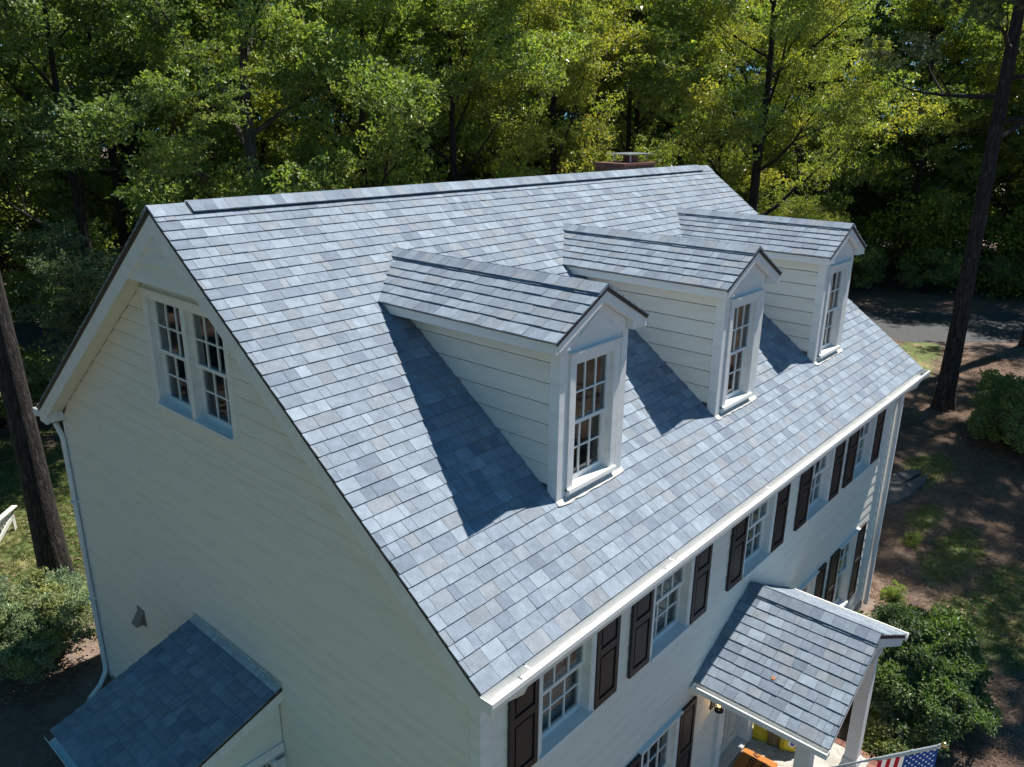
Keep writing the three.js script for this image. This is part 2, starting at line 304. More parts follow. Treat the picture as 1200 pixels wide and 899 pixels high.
LOW_W.forEach((x, i) => { const P = part('window'); sashWindow(P, FRONT, x - 0.4, x + 0.4, -4.36, -2.9, { casing: 0.06, proud: 0.035, depth: 0.1, blind: i > 1 }); shutter(FRONT, x - 0.4 - 0.46, x - 0.4 - 0.065, -4.38, -2.84); shutter(FRONT, x + 0.4 + 0.065, x + 0.46 + 0.4, -4.38, -2.84); });
{ // paired window high in the gable
  const P = part('paired_window');
  sashWindow(P, GABLE, -5.62, -4.79, 0.98, 2.3, { casing: 0.085, proud: 0.035, noCasing: true, sillOver: 0 });
  sashWindow(P, GABLE, -4.73, -3.9, 0.98, 2.3, { casing: 0.085, proud: 0.035, noCasing: true, sillOver: 0 });
  add('mullion', slab(GABLE, -4.79, -4.73, 0.98, 2.3, -0.15, 0.034), M.trim, P);
  add('casing', slab(GABLE, -5.705, -5.62, 0.9, 2.3, -0.01, 0.035), M.trim, P); add('casing', slab(GABLE, -3.9, -3.815, 0.9, 2.3, -0.01, 0.035), M.trim, P);
  add('head_casing', [slab(GABLE, -5.705, -3.815, 2.3, 2.375, -0.01, 0.036), slab(GABLE, -5.73, -3.79, 2.375, 2.398, -0.01, 0.06)], M.trim, P);
  add('apron', slab(GABLE, -5.62, -3.9, 0.9, 0.945, -0.01, 0.03), M.trim, P);
}
/* shingles: rows of tabs of uneven width; range(t) gives the row's two ends at height t up the slope */
const PAL = [[0.331, 0.395, 0.47], [0.297, 0.358, 0.432], [0.271, 0.326, 0.398], [0.241, 0.293, 0.364], [0.271, 0.312, 0.364], [0.28, 0.339, 0.407], [0.211, 0.26, 0.33], [0.267, 0.321, 0.388], [0.305, 0.367, 0.441], [0.254, 0.307, 0.378], [0.288, 0.321, 0.364]];
const EXP = 0.1432;
function shingles(F, len, range, o = {}) {
  const out = [], lift = o.lift ?? 0.0165, ex = o.exp ?? EXP, dk = o.shade ?? 1;
  const rows = Math.ceil((len - 0.001) / ex);
  for (let k = 0; k < rows; k++) {
    const t0 = k * ex - (k === 0 ? 0.02 : 0), t1 = Math.min((k + 1) * ex + 0.02, len); if (t1 - t0 < 0.02) continue;
    const [b0, b1] = range(t0), [c0, c1] = range(t1); let s = Math.min(b0, c0) - rr(0, 0.16); const end = Math.max(b1, c1), ph = rr(0, 9);
    while (s < end) {
      const wdt = rnd() < 0.22 ? rr(0.07, 0.12) : rr(0.13, 0.27), e = s + wdt;
      const cl = (x, lo, hi) => Math.min(Math.max(x, lo), hi), g = 0.002;
      const bl = cl(s + g, b0, b1), br = cl(e - g, b0, b1), tl = cl(s + g, c0, c1), tr = cl(e - g, c0, c1);
      if (br - bl > 0.012 || tr - tl > 0.012) {
        const c = PAL[Math.floor(rnd() * PAL.length)], v = rr(0.93, 1.07) * dk;
        const n0 = lift + rr(-0.003, 0.003), sag = 0.004 * (vnoise((s + wdt / 2) * 1.1, k * 3.7 + ph) - 0.5);
        const y0 = t0 + sag + (o.ragged ? rr(-0.004, 0.004) : rr(-0.0015, 0.0015));
        out.push({ g: hexa(F, bl, br, tl, tr, y0, t1, -0.004, -0.004, n0, 0.003, [c[0] * v, c[1] * v, c[2] * v]), s: (bl + br) / 2, t: (t0 + t1) / 2 });
      }
      s = e;
    }
  }
  return out;
}
function laySingly(list, parent, name = 'shingle') { for (const q of list) add(name, q.g, M.shingle, parent); }

/* main roof */
const DORM = [2.55, 5.87, 9.17];
reseed(21);
const frontRoof = partMesh('front_roof', rects(0, L, 0, SL - 0.01, DORM.map(c => [c - 0.46, c + 0.46, 0.97 * SL / RW, 3.0 * SL / RW])).map(([a, b, c, d]) => slab(ROOFF, a, b, c, d, -0.06, -0.004)), M.deck);
{
  let list = shingles(ROOFF, SL - 0.02, () => [-0.02, L + 0.02]).filter(q => { const z = -q.t * RW / SL; return !DORM.some(c => Math.abs(q.s - c) < 0.36 && z > -2.98 && z < -1.0); });
  const eye = V(camera.position.x, camera.position.y - H, camera.position.z);
  const shadowed = q => false;
  list.forEach(q => { const p = pt(ROOFF, q.s, q.t, 0), d = V().subVectors(eye, p), r = d.length(); q.v = Math.max(0, d.dot(ROOFF.N) / r) / (r * r) * (Math.abs(q.s - 0) < 0.1 ? 0.6 : 1); });
  list.sort((a, b) => b.v - a.v);
  laySingly(list.slice(0, 300), frontRoof);
  const rest = add('shingle_field', list.slice(300).map(q => q.g), M.shingle, frontRoof); rest.userData.kind = 'stuff';
}
const rearRoof = partMesh('rear_roof', slab(ROOFB, 0, L, 0, SL - 0.01, -0.06, -0.004), M.deck);
{ const f = add('shingle_field', shingles(ROOFB, SL - 0.02, () => [-0.02, L + 0.02]).map(q => q.g), M.shingle, rearRoof); f.userData.kind = 'stuff'; }
/* ridge: black vent strip with cap shingles over it */
{
  const P = part('ridge'); reseed(31);
  const ca = Math.cos(Math.atan(TN)), sa = Math.sin(Math.atan(TN));
  const cap = (x0, x1, drop, lift) => { // a tab folded over the ridge
    const c = PAL[Math.floor(rnd() * PAL.length)], v = rr(0.95, 1.08), col = [c[0] * v, c[1] * v, c[2] * v];
    return merge([hexa(ROOFF, x0, x1, x0, x1, SL - drop, SL + 0.004, lift - 0.016, lift - 0.016, lift, lift, col), hexa(ROOFB, L - x1, L - x0, L - x1, L - x0, SL - drop, SL + 0.004, lift - 0.016, lift - 0.016, lift, lift, col)]);
  };
  for (let x = -0.02; x < L; x += 0.142) {
    const vented = x > 0.4 && x < 11.25, x1 = Math.min(x + 0.1405, L + 0.02), j = rr(-0.0015, 0.0015);
    add('cap_shingle', cap(x, x1, vented ? 0.16 : 0.17, (vented ? 0.05 : 0.024) + j), M.shingle, P);
  }
  add('ridge_vent', [slab(ROOFF, 0.39, 11.26, SL - 0.155, SL - 0.01, 0.012, 0.033), slab(ROOFB, L - 11.26, L - 0.39, SL - 0.155, SL - 0.01, 0.012, 0.033)], M.vent, P);
}
/* rakes: fascia boards, soffits, drip edges, the boxed panel in the peak */
{
  const P = part('rake_trim');
  for (const [RF, a, b] of [[ROOFF, 0, 0.028], [ROOFB, L - 0.026, L - 0.002], [ROOFF, L - 0.028, L], [ROOFB, 0.002, 0.026]]) {
    add('rake_fascia', slab(RF, a, b, -0.03, SL - 0.02, -0.235, -0.061), M.trim, P);
    const e = a < 1 ? -0.006 : L; add('drip_edge', slab(RF, e, e + 0.006, -0.02, SL, -0.05, -0.002), M.drip, P);
  }
  for (const [RF, a, b] of [[ROOFF, 0.028, OV], [ROOFB, L - OV, L - 0.028], [ROOFF, L - OV, L - 0.028], [ROOFB, 0.028, OV]])
    add('rake_soffit', slab(RF, a, b, 0, SL - 0.16, -0.2, -0.185), M.paint, P);
  const PK = frame(V(0.006, 0, 0), V(0, 0, 1), V(0, 1, 0));
  const lo = t => -2 * RW + (t + 0.28) / TN, hi = t => -(t + 0.28) / TN, ys = [2.55, 2.78, 2.98, 3.1];
  for (let i = 0; i < 3; i++) if (lo(ys[i]) < hi(ys[i])) add('peak_board', hexa(PK, lo(ys[i]), hi(ys[i]), Math.min(lo(ys[i + 1]), -RW), Math.max(hi(ys[i + 1]), -RW), ys[i] + (i ? -0.01 : 0), ys[i + 1], -0.06, -0.06, 0.0, -0.022), M.paint, P);
  add('peak_soffit', box(0.045, OV, 2.545, 2.56, lo(2.55) - 0.02, hi(2.55) + 0.02), M.paint, P);
  add('peak_backing', hexa(PK, lo(2.55) - 0.12, hi(2.55) + 0.12, -RW - 0.01, -RW + 0.01, 2.56, 3.18, -0.05, -0.05, -0.028, -0.028), M.trim, P);
}
/* eaves: boxed soffit, fascia, gutters and downspouts */
{
  const P = part('front_eave');
  add('soffit', box(0.03, L - 0.03, -0.215, -0.2, -OV - 0.02, -0.022), M.paint, P);
  add('fascia', box(0.0, L, -0.215, -0.035, -0.022, 0.004), M.trim, P);
  add('frieze', slab(FRONT, OV + 0.1, L - OV - 0.1, -0.24, -0.2, 0.0, 0.02), M.trim, P);
  for (const x of [0.0, L - 0.25]) add('eave_return', plate(frame(V(x, 0, 0), V(0, 0, 1), V(0, 1, 0)), [[-OV - 0.02, -0.216], [0.003, -0.216], [0.003, -0.06], [-OV - 0.02, 0.1]], -0.25, 0.001), M.trim, P);
  const g = part('gutter'), gut = (z0, z1, zs, name) => {
    add(name, [box(-0.03, L + 0.03, -0.135, -0.03, z0 + zs * 0.006, z0 + zs * 0.01), box(-0.03, L + 0.03, -0.14, -0.135, z0 + zs * 0.006, z0 + zs * 0.125), ...(zs > 0 ? [hexa(FRONT, -0.03, L + 0.03, -0.03, L + 0.03, -0.14, -0.07, OV + 0.125, OV + 0.15, OV + 0.129, OV + 0.154), slab(FRONT, -0.03, L + 0.03, -0.07, -0.022, OV + 0.15, OV + 0.154), slab(FRONT, -0.03, L + 0.03, -0.03, -0.022, OV + 0.132, OV + 0.15)] : [box(-0.03, L + 0.03, -0.14, -0.022, z0 - 0.125, z0 - 0.12)]), box(-0.034, -0.03, -0.14, -0.022, Math.min(z0 + zs * 0.006, z0 + zs * 0.153), Math.max(z0 + zs * 0.006, z0 + zs * 0.153)), box(L + 0.03, L + 0.034, -0.14, -0.022, Math.min(z0 + zs * 0.006, z0 + zs * 0.153), Math.max(z0 + zs * 0.006, z0 + zs * 0.153))], M.gutter, g);
    for (let x = 0.5; x < L; x += 2.3) if (zs > 0) add('hanger', box(x, x + 0.02, -0.04, -0.036, z0 + 0.01, z0 + 0.11), M.gutter, g);
  };
  gut(0, 0, 1, 'front_trough'); gut(-2 * RW, 0, -1, 'rear_trough');
  const Q = part('rear_eave');
  add('soffit', box(0.03, L - 0.03, -0.215, -0.2, -2 * RW + 0.022, -2 * RW + OV + 0.02), M.paint, Q);
  add('fascia', box(0.0, L, -0.215, -0.035, -2 * RW - 0.004, -2 * RW + 0.022), M.trim, Q);
  add('eave_return', plate(frame(V(0, 0, 0), V(0, 0, 1), V(0, 1, 0)), [[-2 * RW - 0.003, -0.216], [-2 * RW + OV + 0.02, -0.216], [-2 * RW + OV + 0.02, 0.1], [-2 * RW - 0.003, -0.06]], -0.25, 0.001), M.trim, Q);
  const flat = (path, r) => { const t = tube(path, r, 4); return t; };
  const D = part('downspout'); const zb = -2 * RW;
  add('pipe', flat([V(0.16, -0.15, zb + 0.02), V(0.17, -0.24, zb + 0.05), V(0.185, -0.42, zb + 0.22), V(0.19, -0.5, zb + 0.26), V(0.19, -4.78, zb + 0.26)], 0.05), M.gutter, D);
  add('outlet', flat([V(0.19, -4.76, zb + 0.26), V(0.17, -4.86, zb + 0.27), V(0.02, -5.0, zb + 0.36), V(-0.22, -5.06, zb + 0.5)], 0.052), M.gutter, D);
  for (const y of [-1.6, -3.4]) add('bracket', box(0.13, 0.25, y, y + 0.03, zb + 0.2, zb + 0.32), M.gutter, D);
  const D2 = part('downspout'); add('pipe', flat([V(L - OV + 0.02, -0.16, 0.05), V(L - OV + 0.02, -0.3, 0.0), V(L - OV - 0.03, -0.46, -OV + 0.08), V(L - OV - 0.03, -5.0, -OV + 0.08)], 0.045), M.gutter, D2);
  const D3 = part('downspout'); add('pipe', flat([V(OV + 0.2, -0.16, 0.06), V(OV + 0.2, -0.26, 0.02), V(OV + 0.17, -0.44, -OV + 0.085)], 0.045), M.gutter, D3);
}
/* dormers */
const DA = Math.atan2(0.415, 0.77), DW = 0.77, DRY = 2.772, DEY = 2.355, DZ = -0.855, DZF = -0.74, DSL = Math.hypot(0.415, 0.77);
function dormer(c) {
  const P = part('dormer'), hw = 0.55, x0 = c - hw, x1 = c + hw; reseed(Math.round(c * 100));
  const F = frame(V(0, 0, DZ), V(1, 0, 0), V(0, 1, 0));
  const SLf = frame(V(c - DW, DEY, 0), V(0, 0, 1), V(DW / DSL, 0.415 / DSL, 0)), SRf = frame(V(c + DW, DEY, 0), V(0, 0, -1), V(-DW / DSL, 0.415 / DSL, 0));
  const yAt = t => DEY + t * 0.415 / DSL, valley = t => -yAt(t) / TN - 0.03;
  add('roof_deck', [hexa(SLf, valley(0), DZF - 0.008, valley(DSL), DZF - 0.008, 0, DSL, -0.03, -0.03, -0.004, -0.004), hexa(SRf, -DZF + 0.008, -valley(0), -DZF + 0.008, -valley(DSL), 0, DSL, -0.03, -0.03, -0.004, -0.004)], M.deck, P);
  laySingly(shingles(SLf, DSL - 0.01, t => [valley(t), DZF + 0.012], { lift: 0.016, exp: 0.14, ragged: 1 }), P);
  laySingly(shingles(SRf, DSL - 0.01, t => [-DZF - 0.012, -valley(t)], { lift: 0.016, exp: 0.14, ragged: 1 }), P);
  for (let z = DZF + 0.012; z > valley(DSL) + 0.02; z -= 0.142) { const cc = PAL[Math.floor(rnd() * PAL.length)], lf = 0.03 + rr(-0.002, 0.002), z0 = z - 0.14;
    add('cap_shingle', merge([hexa(SLf, z0, z, z0, z, DSL - 0.15, DSL + 0.004, lf - 0.02, lf - 0.02, lf, lf, cc), hexa(SRf, -z, -z0, -z, -z0, DSL - 0.15, DSL + 0.004, lf - 0.02, lf - 0.02, lf, lf, cc)]), M.shingle, P); }
  // dark edge under the shingles at the rakes and the eaves
  for (const [Q, a, b] of [[SLf, DZF - 0.006, DZF + 0.006], [SRf, -DZF - 0.006, -DZF + 0.006]]) add('drip_edge', slab(Q, a, b, -0.01, DSL, -0.04, -0.003), M.drip, P);
  // rake boards, eave fascias and soffits
  for (const [Q, a, b] of [[SLf, DZ + 0.02, DZF - 0.007], [SRf, -DZF + 0.009, -DZ - 0.02]]) add('rake_board', slab(Q, a, b, 0.0, DSL - 0.004, -0.13, -0.031), M.trim, P);
  const ef = (xo, s) => { const z1 = DZF - 0.006, y1 = DEY - 0.03, y0 = DEY - 0.125, zv = y => -y / TN - 0.02, E = frame(V(xo, 0, 0), V(0, 0, s < 0 ? 1 : -1), V(0, 1, 0));
    const g = s < 0 ? hexa(E, zv(y0), z1, zv(y1), z1, y0, y1, -0.02, -0.02, 0, 0) : hexa(E, -z1, -zv(y0), -z1, -zv(y1), y0, y1, -0.02, -0.02, 0, 0);
    add('eave_fascia', g, M.trim, P);
    const xi = s < 0 ? [xo + 0.02, x0 + 0.01] : [x1 - 0.01, xo - 0.02]; add('eave_soffit', box(xi[0], xi[1], y0 + 0.005, y0 + 0.018, zv(y0) - 0.02, z1 - 0.012), M.paint, P); };
  ef(c - DW + 0.012, -1); ef(c + DW - 0.012, 1);
  for (const s of [-1, 1]) add('eave_return', plate(F, [[c + s * (hw - 0.02), DEY - 0.124], [c + s * (DW - 0.034), DEY - 0.124], [c + s * (DW - 0.034), DEY - 0.06], [c + s * (hw - 0.02), DEY + 0.07]].sort(() => 0), 0.016, DZF - DZ - 0.02), M.trim, P);
  // cheeks
  const topY = DEY - 0.1, roofZ = y => -y / TN;
  for (const s of [-1, 1]) {
    const C = s < 0 ? frame(V(x0, 0, 0), V(0, 0, 1), V(0, 1, 0)) : frame(V(x1, 0, 0), V(0, 0, -1), V(0, 1, 0)), f0 = DZ - 0.11;
    const bd = clapboards(C, 0.56, topY, 0.215, s < 0 ? y => roofZ(y) - 0.01 : () => -f0, s < 0 ? () => f0 : y => -roofZ(y) + 0.01, []);
    bd.forEach(g => add('cheek_board', g, M.paint, P));
    const zb = y => Math.min(roofZ(y) - 0.05, DZ - 0.06), y0 = 0.72;
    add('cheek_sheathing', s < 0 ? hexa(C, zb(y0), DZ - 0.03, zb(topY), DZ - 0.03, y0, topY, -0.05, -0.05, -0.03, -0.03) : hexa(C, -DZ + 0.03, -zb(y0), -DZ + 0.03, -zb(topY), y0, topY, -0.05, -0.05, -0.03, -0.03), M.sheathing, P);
    add('corner_board', s < 0 ? slab(C, f0, DZ, 0.55, topY, -0.02, 0.02) : slab(C, -DZ, -f0, 0.55, topY, -0.02, 0.02), M.trim, P);
  }
  // front: flat boards round the window, gable board above
  const w0 = c - 0.335, w1 = c + 0.335, b0 = 0.71, b1 = 2.06;
  add('front_board', slab(F, x0 + 0.02, w0, 0.56, 2.2, -0.03, 0), M.trim, P); add('front_board', slab(F, w1, x1 - 0.02, 0.56, 2.2, -0.03, 0), M.trim, P);
  add('front_board', slab(F, w0, w1, 0.56, b0, -0.03, 0), M.trim, P); add('front_board', slab(F, w0, w1, b1, 2.2, -0.03, 0), M.trim, P);
  add('gable_board', plate(F, [[x0 + 0.02, 2.2], [x1 - 0.02, 2.2], [x1 - 0.02, 2.26], [c + 0.6, 2.36], [c, DRY - 0.05], [c - 0.6, 2.36], [x0 + 0.02, 2.26]], -0.03, 0.012), M.trim, P);
  add('gable_panel', plate(F, [[c - 0.3, 2.3], [c + 0.3, 2.3], [c, 2.5]], 0.012, 0.024), M.trim, P);
  add('front_corner', slab(F, x0 - 0.02, x0 + 0.09, 0.55, 2.25, 0.0, 0.014), M.trim, P); add('front_corner', slab(F, x1 - 0.09, x1 + 0.02, 0.55, 2.25, 0.0, 0.014), M.trim, P);
  sashWindow(P, F, w0, w1, b0, b1, { casing: 0.085, proud: 0.028, depth: 0.075, sillOver: 0.085 });
  add('apron', slab(F, w0 - 0.08, w1 + 0.08, b0 - 0.1, b0 - 0.035, 0, 0.02), M.trim, P);
  // folded flashing at the foot, its edge ragged
  const RFl = frame(V(0, 0, 0), V(1, 0, 0), V(0, RH / SL, -RW / SL)), tt = -DZ * SL / RW, poly = [[x0 - 0.03, tt + 0.03], [x0 - 0.03, tt - 0.055]];
  for (let x = x0; x < x1 + 0.03; x += 0.06) poly.push([x, tt - 0.06 - rr(0, 0.02)]); poly.push([x1 + 0.04, tt - 0.055], [x1 + 0.04, tt + 0.03]);
  add('apron_flashing', plate(RFl, poly, 0.016, 0.02), M.flash, P);
  return P;
}
DORM.forEach(dormer);

/* chimney behind the ridge */
{
  const P = part('chimney'), x0 = 10.05, x1 = 11.2, z0 = -6.35, z1 = -5.65, yt = 3.42; reseed(41);
  add('core', box(x0 + 0.02, x1 - 0.02, 1.9, yt - 0.01, z0 + 0.02, z1 - 0.02), M.mortar, P);
  let row = 0;
  for (let y = yt - 0.8; y < yt - 0.02; y += 0.076, row++) {
    for (let x = x0 - (row % 2) * 0.105; x < x1 - 0.02; x += 0.215) { const a = Math.max(x, x0), b = Math.min(x + 0.205, x1); if (b - a > 0.03) add('brick', box(a, b, y, y + 0.066, z1 - 0.09, z1 + rr(-0.003, 0.003)), rnd() < 0.5 ? M.brick : M.brickDark, P); }
    for (let z = z0 - (row % 2) * 0.105; z < z1 - 0.1; z += 0.215) { const a = Math.max(z, z0), b = Math.min(z + 0.205, z1 - 0.1); if (b - a > 0.03) add('brick', box(x0 + rr(-0.003, 0.003), x0 + 0.09, y, y + 0.066, a, b), rnd() < 0.5 ? M.brick : M.brickDark, P); }
  }
  add('crown', plate(frame(V(0, yt, 0), V(1, 0, 0), V(0, 0, -1)), [[x0 - 0.03, -z1 - 0.03], [x1 + 0.03, -z1 - 0.03], [x1 + 0.03, -z0 + 0.03], [x0 - 0.03, -z0 + 0.03]], -0.005, 0.04), M.brickDark, P);
  add('flue', tube([V(10.8, yt, -6), V(10.8, yt + 0.16, -6)], 0.16, 16), M.brick, P);
  for (const [a, b] of [[10.5, -5.8], [11.1, -5.8], [10.5, -6.2], [11.1, -6.2]]) add('cap_leg', box(a - 0.01, a + 0.01, yt + 0.03, yt + 0.21, b - 0.01, b + 0.01), M.steel, P);
  add('cap', plate(frame(V(0, yt + 0.2, 0), V(1, 0, 0), V(0, 0, -1)), [[10.35, 5.68], [11.25, 5.68], [11.25, 6.32], [10.35, 6.32]], 0, 0.012), M.steel, P);
}
/* door hood on the gable */
{
  const P = part('side_hood'), xw = OV, yt = -2.03, xe = -1.62, ye = -2.66, z0 = -5.52, z1 = -3.46, len = Math.hypot(xw - xe, yt - ye); reseed(51);
  const F = frame(V(xe, ye, 0), V(0, 0, 1), V((xw - xe) / len, (yt - ye) / len, 0));
  add('roof_deck', slab(F, z0 + 0.01, z1 - 0.01, 0, len, -0.05, -0.004), M.trim, P);
  laySingly(shingles(F, len - 0.06, () => [z0 - 0.01, z1 + 0.01], { lift: 0.019 }), P);
  for (const a of [z0 - 0.006, z1 - 0.006]) add('drip_edge', slab(F, a, a + 0.012, -0.01, len, -0.045, -0.003), M.drip, P);
  add('apron_flashing', [slab(F, z0, z1 - 0.28, len - 0.1, len + 0.0, 0.012, 0.017), slab(F, z1 - 0.275, z1, len - 0.105, len + 0.0, 0.013, 0.018), slab(GABLE, z0, z1, yt + 0.0, yt + 0.06, 0.014, 0.018)], M.flash, P);
  for (const a of [z0 + 0.02, z1 - 0.05]) add('rake_board', slab(F, a, a + 0.03, 0, len - 0.02, -0.2, -0.051), M.trim, P);
  add('eave_gutter', [slab(F, z0 - 0.01, z1 + 0.01, -0.012, -0.004, -0.12, -0.01), slab(F, z0 - 0.01, z1 + 0.01, -0.1, -0.012, -0.12, -0.114), slab(F, z0 - 0.01, z1 + 0.01, -0.106, -0.1, -0.12, -0.014)], M.gutter, P);
  add('header', box(xe + 0.15, xw - 0.02, ye - 0.32, ye - 0.2, z1 - 0.14, z1 - 0.06), M.trim, P); add('header', box(xe + 0.15, xw - 0.02, ye - 0.32, ye - 0.2, z0 + 0.06, z0 + 0.14), M.trim, P);
  add('gable_infill', plate(frame(V(0, 0, z1 - 0.09), V(1, 0, 0), V(0, 1, 0)), [[xe + 0.16, ye - 0.21], [xw - 0.02, ye - 0.21], [xw - 0.02, yt - 0.2], [xe + 0.16, ye - 0.15]], -0.02, 0.0), M.paint, P);
  add('ceiling', box(xe + 0.15, xw - 0.02, ye - 0.335, ye - 0.322, z0 + 0.05, z1 - 0.05), M.paint, P);
  for (const z of [z0 + 0.1, z1 - 0.1]) add('post', box(xe + 0.18, xe + 0.3, BASE, ye - 0.336, z - 0.06, z + 0.06), M.trim, P);
  add('step', box(xe + 0.1, xw - 0.03, BASE, BASE + 0.2, z0 + 0.05, z1 - 0.05), M.concrete, P);
  const Q = part('side_window'); sashWindow(Q, frame(V(OV - 0.17, 0, 0), V(0, 0, 1), V(0, 1, 0)), -4.3, -3.55, -4.4, -3.1, { depth: 0.1 });
  add('panel', box(OV - 0.17 + 0.16, OV - 0.17 + 0.165, -4.4, -3.1, -4.3, -3.55), M.interior, Q);
}
{ const P = part('wall_vent'); const z = -7.33, y = -2.9; add('hood', plate(frame(V(0, 0, z), V(-1, 0, 0), V(0, 1, 0)), [[-OV, y + 0.13], [-OV + 0.15, y - 0.08], [-OV, y - 0.08]], -0.09, 0.09), M.ventMetal, P); add('flange', box(OV - 0.02, OV - 0.014, y - 0.12, y + 0.15, z - 0.12, z + 0.12), M.ventMetal, P); }

/* front porch */
{
  const P = part('porch'), c = 5.63, hw = 1.42, ry = -1.775, ey = -2.54, zw = -OV + 0.015, zf = 1.5, len = Math.hypot(hw, ry - ey); reseed(61);
  const SLf = frame(V(c - hw, ey, 0), V(0, 0, 1), V(hw / len, (ry - ey) / len, 0)), SRf = frame(V(c + hw, ey, 0), V(0, 0, -1), V(-hw / len, (ry - ey) / len, 0));
  add('roof_deck', [slab(SLf, zw, zf - 0.008, 0, len, -0.04, -0.004), slab(SRf, -zf + 0.008, -zw, 0, len, -0.04, -0.004)], M.deck, P);
  laySingly(shingles(SLf, len - 0.01, () => [zw, zf + 0.012], { lift: 0.016, ragged: 1 }), P);
  laySingly(shingles(SRf, len - 0.01, () => [-zf - 0.012, -zw], { lift: 0.016, ragged: 1 }), P);
  for (let z = zf + 0.012; z > zw + 0.05; z -= 0.142) { const cc = PAL[Math.floor(rnd() * PAL.length)], lf = 0.032 + rr(-0.002, 0.002), z0 = Math.max(z - 0.14, zw);
    add('cap_shingle', merge([hexa(SLf, z0, z, z0, z, len - 0.15, len + 0.004, lf - 0.02, lf - 0.02, lf, lf, cc), hexa(SRf, -z, -z0, -z, -z0, len - 0.15, len + 0.004, lf - 0.02, lf - 0.02, lf, lf, cc)]), M.shingle, P); }
  for (const [Q, a] of [[SLf, zf - 0.006], [SRf, -zf - 0.006]]) { add('drip_edge', slab(Q, a, a + 0.012, -0.01, len, -0.05, -0.003), M.drip, P); }
  for (const [Q, a, b] of [[SLf, zf - 0.06, zf - 0.009], [SRf, -zf + 0.009, -zf + 0.06]]) add('rake_board', slab(Q, a, b, 0, len - 0.05, -0.17, -0.041), M.trim, P);
  add('pediment', plate(frame(V(0, 0, zf - 0.17), V(1, 0, 0), V(0, 1, 0)), [[c - hw + 0.1, ey - 0.06], [c + hw - 0.1, ey - 0.06], [c, ry - 0.09]], -0.03, 0), M.trim, P);
  for (const s of [-1, 1]) {
    const xe = c + s * hw, a = (p, q) => [Math.min(xe - s * p, xe - s * q), Math.max(xe - s * p, xe - s * q)];
    let [p, q] = a(0.0, 0.025); add('eave_fascia', box(p, q, ey - 0.1, ey - 0.035, zw, zf - 0.062), M.trim, P);
    const T = [];
    [[-0.11, -0.104, -0.095, -0.02], [-0.1035, -0.002, -0.095, -0.09], [-0.0075, -0.002, -0.09, -0.035], [-0.1035, -0.09, -0.026, -0.02]].forEach(([u, v, y0, y1]) => { [p, q] = a(u, v); T.push(box(p, q, ey + y0, ey + y1, zw + 0.02, zf + 0.02)); });
    [p, q] = a(-0.11, -0.002); T.push(box(p, q, ey - 0.095, ey - 0.02, zf + 0.02, zf + 0.024), box(p, q, ey - 0.095, ey - 0.02, zw + 0.016, zw + 0.02)); add('eave_gutter', T, M.gutter, P);
    [p, q] = a(0.2, 0.36); add('beam', box(p, q, ey - 0.27, ey - 0.131, zw, zf - 0.2), M.trim, P);
    [p, q] = a(0.19, 0.37); add('post', [box(p, q, -4.85, ey - 0.27, 1.08, 1.26), box(p - 0.02, q + 0.02, -4.85, -4.7, 1.06, 1.28), box(p - 0.015, q + 0.015, ey - 0.34, ey - 0.271, 1.065, 1.275)], M.trim, P);
  }
  add('ceiling', box(c - hw + 0.03, c + hw - 0.03, ey - 0.13, ey - 0.11, zw, zf - 0.18), M.paint, P);
  add('front_beam', box(c - hw + 0.37, c + hw - 0.37, ey - 0.27, ey - 0.132, 1.1, 1.25), M.trim, P);
  // floor slab in a border of bricks, one step down
  add('floor_slab', box(c - 1.42, c + 1.42, BASE + 0.0, -4.852, zw + 0.005, 1.36), M.concrete, P);
  for (let x = c - 1.54; x < c + 1.5; x += 0.104) add('brick', box(x, x + 0.096, -4.93, -4.85 + rr(-0.003, 0.003), 1.365, 1.56), rnd() < 0.5 ? M.brick : M.brickDark, P);
  for (const s of [-1, 1]) for (let z = zw + 0.02; z < 1.26; z += 0.104) { const x = c + s * 1.43; add('brick', box(Math.min(x, x + s * 0.12), Math.max(x, x + s * 0.12), -4.93, -4.85 + rr(-0.003, 0.003), z, z + 0.096), rnd() < 0.5 ? M.brick : M.brickDark, P); }
  add('slab_edge', box(c - 1.545, c + 1.545, BASE, -4.931, zw + 0.006, 1.555), M.mortar, P);
  add('step', box(c - 0.9, c + 0.9, BASE, BASE + 0.15, 1.57, 1.9), M.brick, P);
  // door
  const D = part('front_door'), F = FRONT, d0 = DOOR_X - 0.46, d1 = DOOR_X + 0.46, n = -0.09;
  add('leaf', slab(F, d0, d1, -4.8, -2.79, n - 0.045, n), M.doorPaint, D);
  for (const [a, b, y0, y1] of [[0.1, 0.42, -4.62, -3.95], [0.5, 0.82, -4.62, -3.95], [0.1, 0.42, -3.8, -3.0], [0.5, 0.82, -3.8, -3.0]]) add('door_panel', [slab(F, d0 + a, d0 + b, y0, y0 + 0.02, n, n + 0.01), slab(F, d0 + a, d0 + b, y1 - 0.02, y1, n, n + 0.01), slab(F, d0 + a, d0 + a + 0.02, y0 + 0.02, y1 - 0.02, n, n + 0.01), slab(F, d0 + b - 0.02, d0 + b, y0 + 0.02, y1 - 0.02, n, n + 0.01), slab(F, d0 + a + 0.045, d0 + b - 0.045, y0 + 0.045, y1 - 0.045, n, n + 0.007)], M.doorPaint, D);
  add('handle', [slab(F, d0 + 0.05, d0 + 0.085, -3.98, -3.7, n, n + 0.012), slab(F, d0 + 0.055, d0 + 0.08, -3.92, -3.89, n + 0.012, n + 0.05), slab(F, d0 + 0.055, d0 + 0.08, -3.79, -3.76, n + 0.012, n + 0.05), slab(F, d0 + 0.055, d0 + 0.08, -3.92, -3.76, n + 0.05, n + 0.065)], M.dark, D);
